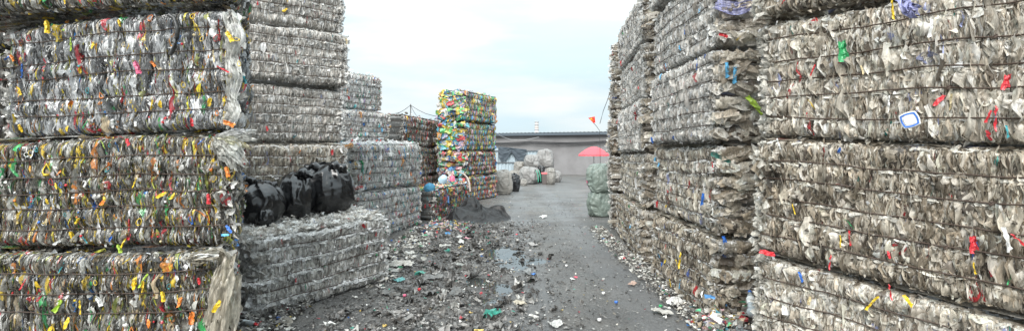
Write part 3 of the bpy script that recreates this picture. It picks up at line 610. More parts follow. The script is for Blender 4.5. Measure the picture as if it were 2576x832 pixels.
# ================================================================== film flaps and special pieces on the near bales
def sheet(name, pts, wid, mat, parent, col=(.6, .58, .5), seed=0, nu=16, crump=.03, pl_=.22):
    """a long crumpled film strip along a polyline (world), widths per point, fan-like pleats"""
    P = np.array([list(p) for p in pts], float); k = len(P)
    tt = np.linspace(0, k-1, 22); Pi = np.stack([np.interp(tt, range(k), P[:, i]) for i in range(3)], 1); Wi = np.interp(tt, range(k), wid)
    T = unit(np.gradient(Pi, axis=0)); side = unit(np.cross(T, np.array([[0, -1., .15]])))
    nrm = np.cross(side, T); u = np.linspace(-.5, .5, nu)
    V = Pi[:, None]+side[:, None]*(u[None]*Wi[:, None])[..., None]
    pl = np.abs(((u*5+.1*seed) % 1)-.5)*2
    d = (pl[None]-.5)*Wi[:, None]*pl_+crump*fbm(tt[:, None]*1.1+seed, u[None]*6, None, 3, seed)+crump*.8*fbm(tt[:, None]*4+seed, u[None]*16, None, 2, seed+4)
    V = V+nrm[:, None]*d[..., None]+T[:, None]*(rng.normal(0, .012, (22, nu)))[..., None]
    i = np.arange(21)[:, None]*nu+np.arange(nu-1)[None]
    base = np.array(parent.location) if parent else np.zeros(3)
    C = np.array(col)[None]*np.exp(.25*fbm(V.reshape(-1, 3)[:, 0]*12, V.reshape(-1, 3)[:, 2]*12, None, 3, seed))[:, None]
    return obj(name, mesh_np(name, V.reshape(-1, 3)-base, np.stack([i, i+1, i+nu+1, i+nu], -1), None, np.clip(C, 0, .85), mat, True), parent)
M_CLEARFILM = plastic('loose_clear_film', .2, .9, .5, .25, 1.0, .3, 34, .25)
def pp(px, py, Y): return at(px, py, Y)
# fan of film bursting from the end of the third bale
for k, (x1, y1, w1, c) in enumerate(((640, 352, .07, (.62, .62, .58)), (628, 372, .06, (.66, .62, .45)), (615, 412, .16, (.52, .53, .50)), (588, 425, .12, (.6, .6, .56)), (640, 330, .05, (.66, .66, .62)), (560, 400, .14, (.45, .44, .40)))):
    sheet('film_flap', [pp(545, 345, 3.96), pp((545+x1)/2, (345+y1)/2-6, 3.9), pp(x1, y1, 3.93)], (.03, w1*1.1, w1*.35), M_CLEARFILM, L2, tuple(min(.85, q*1.3) for q in c), k+1)
# beige sheet folded over the end of the bottom bale
for k, (a, b, c_, w0) in enumerate((((480, 645, 3.86), (555, 636, 3.85), (582, 690, 4.0), .09), ((578, 640, 3.9), (552, 730, 3.84), (548, 850, 3.88), .17), ((530, 648, 3.86), (500, 660, 3.84), (470, 652, 3.84), .05), ((560, 700, 3.85), (538, 800, 3.84), (530, 880, 3.86), .13), ((585, 690, 4.0), (572, 780, 3.95), (560, 860, 3.95), .2))):
    sheet('film_flap', [pp(*a), pp(*b), pp(*c_)], (w0*.6, w0, w0*.8), M_CLEARFILM, L1, (.64, .59, .49), 20+k, 26, .07, .05)
for k, (a, b, c_, w0) in enumerate((((575, 30, 4.0), (590, 90, 3.97), (580, 150, 4.0), .14), ((580, 130, 4.0), (592, 190, 3.96), (585, 250, 4.0), .13), ((578, 240, 4.0), (588, 280, 3.97), (575, 320, 4.0), .13))):
    sheet('film_flap', [pp(*a), pp(*b), pp(*c_)], (w0*.5, w0, w0*.5), M_CLEARFILM, L3, (.78, .78, .74), 40+k, 18, .05)
def at_item(kind, colr, px, py, Y, parent, s=1, rz=0, var=0):
    p = at(px, py, Y)-Vector(parent.location)
    s = s*.72
    put_item(kind, colr, var, Matrix.Translation(p) @ Matrix.Rotation(R(90), 4, 'X') @ Matrix.Rotation(rz, 4, 'Z'), parent, s)
for a in (('crushed_bottle', 'yellow', 578, 92, 3.9, L3, .8, .5), ('jug_handle', 'yellow', 596, 100, 3.88, L3, .7, 1.4), ('jug_handle', 'yellow', 602, 160, 3.95, L3, .7, .2), ('crushed_bottle', 'orange', 576, 310, 3.85, L3, .8, 1.2), ('film_strip', 'red', 562, 175, 3.9, L3, .8, 1.2),
          ('jug_handle', 'yellow', 120, 425, 4.02, L2, 1.5, 0), ('crushed_bottle', 'green', 8, 455, 4.1, L2, 1.8, 0), ('crushed_bottle', 'orange', 572, 432, 3.88, L2, .7, .2), ('crushed_bottle', 'blue', 236, 508, 4.0, L2, 1.0, .3), ('crushed_bottle', 'red', 525, 500, 3.88, L2, .7, 0), ('label_scrap', 'blue', 575, 575, 3.88, L2, .7, .8), ('label_scrap', 'sky', 565, 590, 3.88, L2, .6, 1.8),
          ('jug_handle', 'orange', 255, 240, 4.0, L3, .8, .4), ('crushed_bottle', 'yellow', 118, 68, 4.1, L3, .9, 0), ('crushed_bottle', 'pink', 345, 170, 3.98, L3, .9, .3), ('crushed_bottle', 'lime', 300, 625, 3.9, L1, .6, .3), ('crushed_bottle', 'yellow', 410, 745, 3.85, L1, .7, .1), ('crushed_bottle', 'white', 522, 645, 3.85, L1, 1.4, 1.5), ('label_scrap', 'yellow', 545, 770, 3.72, L1, 1.0, -.4)):
    at_item(*a)
# black hose lying on the third left bale
hp = [at(x, y, 3.93) for x, y in ((425, 38), (438, 46), (446, 70), (446, 95), (440, 118), (428, 138))]
V, Q = tube(np.array([list(p-Vector(L3.location)) for p in hp]), .016, 8); obj('rubber_hose', mesh_np('rubber_hose', V, Q, None, None, ITEMMAT['black'], True), L3)
# tub lid, red scrap and others on the near right stack
byname = {o.get('label', ''): o for o in COL.objects if o.get('label')}
def find(s): return next(o for l, o in byname.items() if s in l)
D1, D2, D3 = find('bottom bale of the near right'), find('second bale of the near right'), find('third bale of the near right')
def lid(px, py, Y, parent):
    c = at(px, py, Y)-Vector(parent.location); a = np.linspace(0, 2*math.pi, 32, endpoint=False); sq = 1/np.maximum(np.abs(np.cos(a)), np.abs(np.sin(a)))**.55
    rot = Matrix.Rotation(R(-38), 3, 'Z') @ Matrix.Rotation(R(20), 3, 'Y')
    for name, radii, hh, m in (('tub_lid', (.050, .047), (0, .007), 'white'), ('lid_ring', (.043, .034), (.010, .010), 'blue'), ('lid_centre', (.028, .001), (.012, .012), 'white')):
        V = []
        for r_, h_ in zip(radii, hh): V.append(np.stack([r_*sq*np.cos(a+.7), 0*a-h_, r_*sq*np.sin(a+.7)], 1))
        if name == 'tub_lid': V.append(np.stack([.001*np.cos(a), 0*a-.007, .001*np.sin(a)], 1))
        V = np.concatenate(V); m_ = len(V)//32; i = np.arange(m_-1)[:, None]*32; j = np.arange(32)[None]
        Q = np.stack([i+j, i+32+j, i+32+(j+1) % 32, i+(j+1) % 32], -1).reshape(-1, 4)
        V = np.array([list(rot @ Vector(v)) for v in V])
        o_ = obj(name, mesh_np(name, V+np.array(c), Q, None, None, ITEMMAT[m]), parent)
        if name == 'tub_lid': parent = o_
lid(2288, 302, 3.13, D3)
for a in (('crushed_bottle', 'red', 2448, 615, 2.98, D2, .9, .1), ('crushed_bottle', 'green', 2100+20, 130, 3.5, D3, 1.3, .1), ('film_strip', 'red', 2505, 300, 2.9, D3, 1.1, .1), ('label_scrap', 'red', 2488, 292, 2.93, D3, .8, -.3), ('label_scrap', 'white', 2535, 600, 2.85, D2, 1.4, .4), ('film_strip', 'red', 2565, 605, 2.78, D2, .9, 1.0),
          ('label_scrap', 'red', 2020-90, 635, 3.9, D2, 1.2, 1.5), ('film_strip', 'red', 2088, 660, 3.55, D1, .8, 0), ('label_scrap', 'blue', 2015, 695, 3.7, D1, .8, .5), ('label_scrap', 'yellow', 2285, 755, 3.2, D2, .9, .8), ('film_strip', 'red', 2240, 735, 3.25, D2, .8, .3), ('label_scrap', 'white', 2343, 70, 3.05, D3, 1.1, 0), ('label_scrap', 'teal', 2535, 330, 2.85, D3, .7, .3), ('crushed_bottle', 'red', 2530, 208, 2.85, D3, .8, -.2)):
    at_item(*a)
# lilac net, pale pouch, blue scraps and green film on the second right stack
B1_, B2_, B3_, B4_ = [find(s) for s in ('bottom bale of the second right', 'second bale of the second right', 'third bale of the second right', 'fourth bale of the second right')]
for a in (('label_scrap', 'sky', 1830, 175, 4.93, B3_, 1.5, .2), ('label_scrap', 'sky', 1850, 188, 4.93, B3_, 1.6, .1), ('label_scrap', 'lime', 1900, 262, 4.9, B3_, 2.2, .9), ('crushed_bottle', 'red', 1820, 88, 4.9, B4_, .8, 1.3), ('label_scrap', 'blue', 1825, 610, 4.93, B1_, 1.4, .4), ('film_strip', 'red', 1885, 695, 4.95, B1_, 1.1, 1.3), ('label_scrap', 'blue', 1726, 275, 5.9, B3_, 1.3, 0), ('film_strip', 'yellow', 1710, 655, 5.75, B2_, 1.4, 0), ('label_scrap', 'blue', 1768, 500, 5.15, B2_, 1.2, 0)):
    at_item(*a)
sheet('net_bag', [pp(1800, 10, 5.0), pp(1850, 22, 4.92), pp(1905, 8, 4.95)], (.12, .16, .10), M_FILM, B4_, (.33, .34, .58), 77, 14, .03)
sheet('net_bag', [pp(2265, -8, 3.2), pp(2280, 20, 3.14), pp(2305, 30, 3.12)], (.05, .10, .07), M_FILM, D3, (.38, .40, .72), 78, 12, .03)
# dark strap over the whitish stack
M3 = find('fourth bale up in the tall whitish'); q = [at(x, y, 7.25+((x-830)/70)*.25) for x, y in ((835-5, 60), (846, 78), (858, 96), (872, 108), (890-4, 118), (896, 132), (903, 142))]
q = [at(x, y, Y) for x, y, Y in ((836, 58, 7.68), (815, 76, 7.62), (800, 95, 7.6), (786, 108, 7.55))]
hp = [at(p.x, p.y, 0) if False else p for p in q]
V, Q = tube(np.array([list(at(x*1.0, y, 7.35+(x-700)*.0035)-Vector(M3.location)) for x, y in ((648, 60), (664, 84), (676, 102), (690, 118), (712, 134), (724, 150), (734, 168))]), .009, 5); obj('dark_strap', mesh_np('dark_strap', V, Q, None, None, M_DARKWIRE), M3)

# ================================================================== sacks and bags
def sack(name, label, cat, loc, rx, ry, h, mat, seed=0, neck=.0, folds=9, fold_amp=.05, crump=.05, lean=(0, 0), rot=0, flat=.82, group=None, n=110, m=84, parent=None, sq=1.0, sharp=1.0):
    """a stuffed bag: flattened foot, full belly, drawn together at the top, creased all over"""
    a = np.arange(n)/n*2*math.pi; v = np.linspace(0, 1, m)
    A, Vv = np.meshgrid(a, v); ph = (Vv-.5)*math.pi
    rad = np.cos(ph)**flat*(1-.10*Vv); zz = .5+.5*np.sin(ph)*np.abs(np.sin(ph))**-.25 if False else (.5+.5*np.sin(ph))
    zz = np.clip((zz-.04)/.96, 0, 1)
    X = np.cos(A); Y = np.sin(A); e = np.maximum(np.abs(X), np.abs(Y))**(-(sq-1)) if sq > 1 else 1
    top_ = np.clip((Vv-.45)/.55, 0, 1)**1.2; bot_ = np.clip((.3-Vv)/.3, 0, 1)
    wq = fbm(X*1.2+seed, Y*1.2, Vv*1.8, 3, seed+40)
    fo = fold_amp*(1-2*np.abs(np.sin(A*folds/2+wq*3+Vv*.8)))*(1.6*top_+.7*bot_+.22)+fold_amp*.5*(1-2*np.abs(np.sin(A*folds*.85+wq*5+2)))*(top_+.2)
    cr = crump*.55*(ridge(X*1.0+seed, Y*1.0, Vv*6+wq*2.5, 3, seed)-.25)*sharp+crump*.5*(ridge(X*2.2+seed+wq*2, Y*2.2-wq*2, Vv*3, 3, seed+3)-.3)+crump*1.6*fbm(X*1.0, Y*1.0+seed, Vv*1.5, 2, seed+9)
    rr = rad*(1+fo)*e+cr*np.clip(rad*2.2, 0, 1)
    P = np.stack([X*rr*rx+lean[0]*zz*h, Y*rr*ry+lean[1]*zz*h, zz*h*(1+.12*fbm(X*1.5+seed, Y*1.5, None, 2, seed+2)*Vv)], -1)
    if neck: pass
    i = np.arange(m-1)[:, None]*n; j = np.arange(n)[None]
    Q = np.stack([i+j, i+(j+1) % n, i+n+(j+1) % n, i+n+j], -1).reshape(-1, 4)
    me = mesh_np(name, P.reshape(-1, 3), Q, None, None, mat, True)
    o = obj(name, me, parent, loc); o.rotation_euler[2] = rot
    if parent is None: tag(o, label, cat, group)
    return o
def bagmat(name, col, rough, spec, bump, sc, stretch=None, cnoise=.3, weave=False):
    m, nt, p = new_mat(name); l = nt.links.new
    p.inputs['Base Color'].default_value = (*col, 1); p.inputs['Roughness'].default_value = rough; p.inputs['Specular IOR Level'].default_value = spec
    tc = nt.nodes.new('ShaderNodeTexCoord'); mp = nt.nodes.new('ShaderNodeMapping'); l(tc.outputs['Object'], mp.inputs[0])
    if stretch: mp.inputs['Scale'].default_value = stretch
    n = nt.nodes.new('ShaderNodeTexNoise'); n.noise_type = 'RIDGED_MULTIFRACTAL'; n.inputs['Scale'].default_value = sc; n.inputs['Detail'].default_value = 4; l(mp.outputs[0], n.inputs['Vector'])
    b = nt.nodes.new('ShaderNodeBump'); b.inputs['Strength'].default_value = bump; b.inputs['Distance'].default_value = .03; l(n.outputs[0], b.inputs['Height']); l(b.outputs[0], p.inputs['Normal'])
    return m
M_BLACKBAG = bagmat('black_bag_film', (.006, .006, .007), .19, .75, .5, 7.0, (1, 1, 1.5))
M_GREENSACK = bagmat('green_woven_sack', (.17, .205, .18), .42, .45, 1.0, 4.5)
M_WHITESACK = bagmat('grey_woven_sack', (.21, .205, .198), .5, .35, 1.0, 4)
M_WRAPSACK = bagmat('wrapped_pale_sack', (.21, .20, .182), .45, .4, 1.0, 5, (.4, .4, 2.6))
M_TARP = bagmat('black_tarp_cloth', (.011, .0105, .0105), .5, .35, 1.0, 6)
GB = 'black rubbish bags on the white bale'
def ear(parent, pts, wid, mat, name='bag_knot'):
    P = np.array([list(p) for p in pts], float); k = len(P); tt = np.linspace(0, k-1, 16)
    Pi = np.stack([np.interp(tt, range(k), P[:, i]) for i in range(3)], 1); r_ = np.interp(tt, range(k), wid)
    r_ = r_*(1+.2*np.sin(tt*7)); V, Q = tube(Pi, r_, 12)
    V = V+np.stack([.012*fbm(V[:, 2]*25, V[:, 0]*25, None, 2, 5)]*3, 1)
    return obj(name, mesh_np(name, V, Q, None, None, mat, True), parent)
b1 = sack('rubbish_bag', 'round knotted black bag, leftmost of the three on the white bale', 'rubbish bag', (-2.98, 6.05, .845), .29, .26, .50, M_BLACKBAG, 3, folds=9, fold_amp=.055, crump=.065, rot=.4, group=GB, flat=.8)
ear(b1, [(0, 0, .42), (-.07, -.05, .50), (-.16, -.06, .55), (-.20, -.05, .56)], (.03, .045, .04, .012), M_BLACKBAG)
ear(b1, [(0, 0, .42), (.07, -.03, .47), (.15, 0, .45), (.2, .03, .40)], (.03, .05, .045, .012), M_BLACKBAG)
sack('bag_lobe', None, None, (.06, -.19, -.02), .11, .10, .22, M_BLACKBAG, 8, folds=7, parent=b1, crump=.07)
b2 = sack('rubbish_bag', 'slumped black bag, middle of the three on the white bale', 'rubbish bag', (-2.76, 6.48, .86), .29, .25, .55, M_BLACKBAG, 12, folds=8, fold_amp=.06, crump=.065, rot=1.7, group=GB, flat=.72, lean=(.12, -.05))
ear(b2, [(0, 0, .5), (-.06, -.12, .56), (-.12, -.2, .55), (-.16, -.26, .52)], (.05, .07, .05, .015), M_BLACKBAG)
b3 = sack('rubbish_bag', 'largest black bag, rightmost of the three on the white bale', 'rubbish bag', (-2.52, 6.93, .87), .40, .32, .65, M_BLACKBAG, 21, folds=8, fold_amp=.07, crump=.07, rot=.2, group=GB, flat=.66)
ear(b3, [(.03, -.1, .52), (.12, -.12, .63), (.22, -.1, .6), (.3, -.05, .48)], (.04, .07, .065, .02), M_BLACKBAG)
ear(b3, [(.0, -.1, .54), (-.12, -.1, .63), (-.22, -.08, .6), (-.27, -.05, .5)], (.05, .06, .055, .02), M_BLACKBAG)
# green sacks by the third right stack
g1 = sack('woven_sack', 'lower of two grey green sacks stacked beside the right bales', 'sack', (2.32, 13.45, 0), .385, .33, .66, M_GREENSACK, 31, folds=9, fold_amp=.09, crump=.22, sq=1.2, flat=.42, group='grey green woven sacks', sharp=.9)
g2 = sack('woven_sack', 'upper of two grey green sacks, its ruffled mouth tied', 'sack', (2.33, 13.45, .62), .37, .32, .74, M_GREENSACK, 37, folds=9, fold_amp=.10, crump=.22, sq=1.2, flat=.45, group='grey green woven sacks', sharp=.9)
ear(g2, [(-.22, 0, .62), (-.1, -.05, .70), (.08, -.05, .68), (.22, 0, .70)], (.03, .05, .045, .02), M_GREENSACK, 'sack_mouth')
# sacks at the far end of the lane
FG = 'stuffed sacks at the end of the lane'
def fs(name, label, px, pyb, w, h, mat, seed, zb=0, Y=None, **k):
    Y = Y or 2190/(pyb-380); W = w/1288*Y/2; c = at(px, pyb, Y)
    return sack(name, label, 'sack', (c.x, Y+W*.6, zb if zb is not None else c.z), W, W*.9, h/1288*Y, mat, seed, group=FG, flat=k.pop('flat', .42), n=84, m=64, crump=.22, sq=1.35, folds=7, fold_amp=.10, lean=(((seed*7) % 5-2)*.05, 0), rot=seed, **k)
fs('bulk_sack', 'big pale wrapped sack at the foot of the rainbow stack', 1266, 489, 50, 60, M_WRAPSACK, 41)
s2 = fs('bulk_sack', 'black sack next to the pale wrapped sack', 1296, 482, 27, 45, M_BLACKBAG, 43)
fs('bulk_sack', 'small cream sack beyond the black sack', 1317, 467, 18, 17, M_WRAPSACK, 44)
for lb, px, py, w_, h_, sd_, zb, Y_ in (('long grey sack lying in front of the corrugated fence', 1300, 455, 44, 30, 61, 0, 27.6), ('pale sack slumped between the fence and the green striped sack', 1306, 440, 30, 26, 65, .55, 27.9), ('flattened grey sack under the tall bulging one', 1378, 452, 34, 26, 66, .1, 27.6), ('small pink tinged sack in the middle of the heap', 1349, 427, 20, 14, 64, .85, 26.9)):
    fs('bulk_sack', lb, px, py, w_, h_, (M_WHITESACK, M_WRAPSACK)[sd_ % 2], sd_, zb=zb, Y=Y_)
s4 = fs('bulk_sack', 'grey sack with green stripes standing on the ground by the bin', 1334, 463, 50, 42, M_WHITESACK, 45)
fs('bulk_sack', 'crumpled grey sack lying on the green striped sack', 1338, 424, 42, 32, M_WHITESACK, 46, zb=.80, Y=27.2)
fs('bulk_sack', 'tall bulging grey sack perched behind the bin', 1376, 431, 44, 48, M_WHITESACK, 47, zb=.72, Y=28.0)
fs('bulk_sack', 'black sack in the dark gap under the tall grey sack', 1362, 462, 20, 42, M_BLACKBAG, 48, Y=27.5)
fs('bulk_sack', 'whitish sack right of the bin', 1386, 464, 26, 42, M_WRAPSACK, 49)
fs('bulk_sack', 'low grey sack under the tall bulging sack', 1398, 460, 36, 28, M_WHITESACK, 50, Y=28.2)
M_GSTRIPE = simple('green_stripe', (.05, .3, .2), .6)
for dx, px in ((0, 1330), (1, 1343)):
    c = at(px, 425, 26.3)-Vector(s4.location); p = np.array([[c.x, -.50+.03*k, .12+.12*k] for k in range(6)]) ; p[:, 1] = -.53+np.array([.0, .0, .01, .03, .07, .14])
    V, Q = tube(p, .03, 4); obj('sack_stripe', mesh_np('sack_stripe', V, Q, None, None, M_GSTRIPE), s4)

# black tarpaulin heap
def tarp():
    nx, ny = 190, 200; x0, x1, y0, y1 = -1.8, .1, 11.8, 14.8
    X, Y = np.meshgrid(np.linspace(x0, x1, nx), np.linspace(y0, y1, ny), indexing='ij')
    def hump(cx, cy, sx, sy, h): return h*np.exp(-((X-cx)/sx)**2-((Y-cy)/sy)**2)
    env = hump(-1.08, 13.7, .34, .7, .66)+hump(-1.35, 12.75, .3, .4, .30)+hump(-.5, 13.2, .34, .5, .26)+hump(-.85, 12.6, .5, .35, .24)+hump(-.2, 13.0, .22, .4, .14)
    edge = np.clip(np.minimum(np.minimum(X-x0, x1-X)/.3, np.minimum(Y-y0, y1-Y)/.3), 0, 1)
    mask = np.clip(env*6, 0, 1)
    wp = fbm(X*1.6, Y*1.6, None, 3, 31)
    th = np.arctan2(Y-13.9, X+1.0); rr = np.hypot(X+1.0, Y-13.9)
    f1 = 1-np.abs(np.sin(th*7+wp*5+rr*1.2)); f2 = 1-np.abs(np.sin((X*.8+Y)*5.5+wp*7)); f3 = ridge(X*5+wp*2, Y*4-wp*2, None, 3, 8)
    Z = env*(.85+.4*fbm(X*2.5, Y*2, None, 2, 5))+mask*(.12*(f1**1.5-.4)*np.clip(rr*1.5, .2, 1)+.07*(f2**1.5-.4)+.03*(f3-.3))
    Z = Z*.82*edge+.02-.05*(1-edge)-.03*(1-mask)
    X2 = X+.06*fbm(X*3, Y*3, None, 2, 2)*mask; i = np.arange(nx-1)[:, None]*ny+np.arange(ny-1)[None]
    o = obj('tarpaulin', mesh_np('tarpaulin', np.stack([X2+1, Y-13, Z], -1), np.stack([i, i+ny, i+ny+1, i+1], -1), None, None, M_TARP, True), None, (-1, 13, 0))
    tag(o, 'black crumpled tarpaulin heaped against the colourful bales', 'tarpaulin')
tarp()

# ================================================================== things on the low colour bale
def basin(name, label, loc, r, h, mat, tilt, cat='basin'):
    V, Q = lathe([(.001, 0), (r*.75, 0), (r*.95, h*.9), (r*1.08, h), (r*1.06, h*.95), (r*.88, h*.85), (r*.7, h*.1), (.001, h*.08)], 28)
    V = V[:, [0, 2, 1]]; o = obj(name, mesh_np(name, V, Q[:, ::-1], None, None, mat, True), None, loc); o.rotation_euler = tilt
    return tag(o, label, cat)
basin('basin', 'battered sky blue basin lying on the corner of the low colour bale', at(1081, 475, 12.60), .135, .035, ITEMMAT['sky'], (R(-70), R(12), R(8)))
basin('bucket', 'translucent blue tub lying on the low colour bale', at(1117, 446, 14.2), .12, .15, simple('clear_blue', (.35, .5, .6), .3), (R(-125), 0, R(25)), 'bucket')
basin('cup', 'pink cup beside the translucent blue tub', at(1138, 443, 14.2), .08, .12, ITEMMAT['pink'], (R(-160), 0, R(10)), 'cup')
V, Q = tube(np.array([list(at(x, y, Y)) for x, y, Y in ((1150, 432, 13.5), (1166, 437, 13.3), (1176, 447, 13.1), (1181, 462, 12.9), (1183, 482, 12.8))]), .02, 8)
tag(obj('bent_pipe', mesh_np('bent_pipe', V, Q, None, None, simple('pale_pipe', (.35, .3, .27), .6))), 'pale bent pipe sticking out between the low colour bale and tarpaulin', 'pipe')

# ================================================================== far end: building, fence, bin, umbrella, chimney, flag, mast
M_PLASTER = simple('grey_plaster', (.225, .22, .222), .9, .2, 0, (3, .2), (.5, (.155, .15, .15), .40, .68))
M_ROOF = simple('dark_roof_sheet', (.085, .105, .125), .5, .4)
def boxmesh(name, boxes, mat, bev=0):
    V = []; Q = []
    for (x0, y0, z0, x1, y1, z1) in boxes:
        b = len(V); V += [(x0, y0, z0), (x1, y0, z0), (x1, y1, z0), (x0, y1, z0), (x0, y0, z1), (x1, y0, z1), (x1, y1, z1), (x0, y1, z1)]
        Q += [[b, b+3, b+2, b+1], [b+4, b+5, b+6, b+7], [b, b+1, b+5, b+4], [b+1, b+2, b+6, b+5], [b+2, b+3, b+7, b+6], [b+3, b, b+4, b+7]]
    return mesh_np(name, V, Q, None, None, mat)
bx0 = at(1180, 0, 40.3); ang = math.atan2(35-40.3, 9.5-(-3.4)); bl = empty('warehouse', (-3.4, 40.3, 0), 'long low grey plastered warehouse with a dark sheet roof closing the lane', 'building'); bl.rotation_euler[2] = ang
obj('wall', boxmesh('wall', [(-6, 0, 0, 24, 9, 2.93)], M_PLASTER), bl)
xs = np.arange(-6.5, 24.5, .075); prof = .022*np.sin(xs/.30*2*math.pi)
V = np.concatenate([np.stack([xs, 0*xs-.35, 3.06+prof], 1), np.stack([xs, 0*xs+9.2, 3.12+prof], 1)]); n_ = len(xs); i = np.arange(n_-1)
obj('roof', mesh_np('roof', V, np.stack([i, i+1, i+1+n_, i+n_], 1), None, None, M_ROOF, True), bl)
obj('fascia', boxmesh('fascia', [(-6.4, -.33, 2.86, 24.4, -.26, 3.035)], M_ROOF), bl)
# cables along the wall
for k, lb in enumerate(('upper black cable sagging along the warehouse wall', 'lower black cable sagging along the warehouse wall', 'middle black cable sagging along the warehouse wall')):
    X = np.linspace(-5, 12, 80); d = math.tan(ang); Y = 40.3+(X+3.4)*d-.15
    Zc = 2.42-.05*k-.10*np.abs(np.sin((X-1.5+.4*k)*.62))
    V, Q = tube(np.stack([X, Y-.06*k, Zc], 1)-np.array([3, 37, 2.4]), .028, 5)
    tag(obj('cable', mesh_np('cable', V, Q, None, None, M_DARKWIRE), None, (3, 37, 2.4)), lb, 'cable', 'cables on the warehouse wall')
# corrugated sheet fence
M_SHEET = simple('pale_blue_sheet', (.36, .43, .47), .45, .5, 0, (2, .1), (1.2, (.28, .33, .35), .5, .7))
fc = empty('sheet_fence', (0, 28.4, 0), 'pale blue corrugated sheet fence behind the far sacks', 'fence')
xs = np.arange(-2.6, 1.45, .02); tr = np.clip(np.sin(xs/.19*2*math.pi)*2.2, -1, 1)*.02
zt = np.where(xs < .1, 1.86, 1.74)+.0*xs; V = np.concatenate([np.stack([xs, tr, 0*xs+.02], 1), np.stack([xs, tr, zt], 1)]); n_ = len(xs); i = np.arange(n_-1)
obj('sheet_panel', mesh_np('sheet_panel', V, np.stack([i, i+1, i+1+n_, i+n_], 1), None, None, M_SHEET), fc)
for z in (.55, 1.05, 1.70): obj('fence_rail', boxmesh('fence_rail', [(-2.6, -.07, z, 1.42, -.024, z+.05)], simple('rail_metal', (.12, .13, .14), .5)), fc)
for x in (-1.6, -.6, .4, 1.42): obj('fence_post', boxmesh('fence_post', [(x, .03, 0, x+.06, .09, 1.9 if x < .1 else 1.8)], simple('post_metal', (.16, .17, .18), .5)), fc)
# dark cloth hanging over the fence
nx, ny = 40, 30; U, W_ = np.meshgrid(np.linspace(0, 1, nx), np.linspace(0, 1, ny), indexing='ij')
Xc = -.75+U*1.55; Zc = 1.95-W_*(.25+.5*np.abs(np.sin(U*5+.8)))-.15*U; Yc = -.16-.06*ridge(U*4, W_*3, None, 3, 3)
i = np.arange(nx-1)[:, None]*ny+np.arange(ny-1)[None]
cl = obj('tarpaulin', mesh_np('tarpaulin', np.stack([Xc, Yc, Zc-1.9], -1), np.stack([i, i+ny, i+ny+1, i+1], -1), None, None, simple('slate_cloth', (.06, .075, .09), .7, .3, 0, (8, .4)), True), None, (0, 28.4, 1.9))
tag(cl, 'slate blue cloth draped over the corrugated fence', 'tarpaulin')
# bin
c = at(1369.5, 463.5, 26.2); bn = empty('dustbin', (c.x, 26.2, 0), 'brown tapered dustbin with a pink rim in front of the sacks', 'bin')
def frustum(name, a, b, z0, z1, mat, parent, th=0):
    V = [(-a, -a, z0), (a, -a, z0), (a, a, z0), (-a, a, z0), (-b, -b, z1), (b, -b, z1), (b, b, z1), (-b, b, z1)]
    Q = [[0, 1, 5, 4], [1, 2, 6, 5], [2, 3, 7, 6], [3, 0, 4, 7], [0, 3, 2, 1], [4, 5, 6, 7]]
    o = obj(name, mesh_np(name, V, Q, None, None, mat), parent); md = o.modifiers.new('bevel', 'BEVEL'); md.width = .015; md.segments = 2; return o
frustum('body', .11, .145, 0, .52, simple('bin_brown', (.10, .085, .08), .5), bn); frustum('rim', .155, .165, .52, .61, simple('bin_pink', (.62, .16, .17), .5), bn)
# umbrella
M_UMB = simple('coral_umbrella_cloth', (.74, .09, .11), .6, .3)
uc = at(1494, 380, 30); um = empty('parasol', (uc.x, 30, 0), 'open coral red parasol standing near the warehouse wall', 'umbrella')
n_ = 96; a = np.arange(n_)/n_*2*math.pi; V = []; ringr = [.001, .2, .42, .64, .80, .90]; ringz = [1.97, 1.93, 1.84, 1.70, 1.585, 1.50]
for r_, z_ in zip(ringr, ringz):
    sag = 1-.05*np.abs(np.sin(a*4))*(r_/.9); V.append(np.stack([r_*sag*np.cos(a), r_*sag*np.sin(a), z_-.015*np.abs(np.sin(a*4))*(r_/.9)], 1))
r_ = .905; sag = 1-.05*np.abs(np.sin(a*4)); V.append(np.stack([r_*sag*np.cos(a), r_*sag*np.sin(a), 1.40+.03*np.abs(np.sin(a*12))], 1))
V = np.concatenate(V); i = np.arange(6)[:, None]*n_; j = np.arange(n_)[None]
obj('canopy', mesh_np('canopy', V, np.stack([i+j, i+n_+j, i+n_+(j+1) % n_, i+(j+1) % n_], -1).reshape(-1, 4), None, None, M_UMB, False), um)
V, Q = tube(np.array([[0, 0, z] for z in (0, .7, 1.4, 2.03)]), .02, 8); obj('pole', mesh_np('pole', V, Q, None, None, simple('grey_pole', (.15, .15, .15), .4)), um)
V, Q = lathe([(.001, .0), (.25, 0), (.25, .06), (.05, .1), (.001, .1)], 20); obj('base', mesh_np('base', V[:, [0, 2, 1]], Q[:, ::-1], None, None, simple('stone_foot', (.3, .3, .29), .8)), um)
# chimney far away
c = at(1350, 305, 150); ch = empty('chimney', (c.x, 150, 0), 'slim ringed factory chimney beyond the warehouse roof', 'chimney')
V, Q = lathe([(.75, 0), (.52, 10.4), (.42, 10.4), (.42, 9)], 20); obj('shaft', mesh_np('shaft', V[:, [0, 2, 1]], Q[:, ::-1], None, None, simple('chimney_concrete', (.42, .40, .38), .9), True), ch)
for z, r_, cc in ((10.15, .60, (.25, .27, .3)), (9.3, .6, (.2, .2, .22)), (8.6, .6, (.38, .32, .30)), (7.9, .62, (.25, .25, .27))):
    V, Q = lathe([(.5, z-.12), (r_, z-.12), (r_, z+.12), (.5, z+.12)], 20); obj('ring', mesh_np('ring', V[:, [0, 2, 1]], Q[:, ::-1], None, None, simple('chimney_ring', cc, .8)), ch)
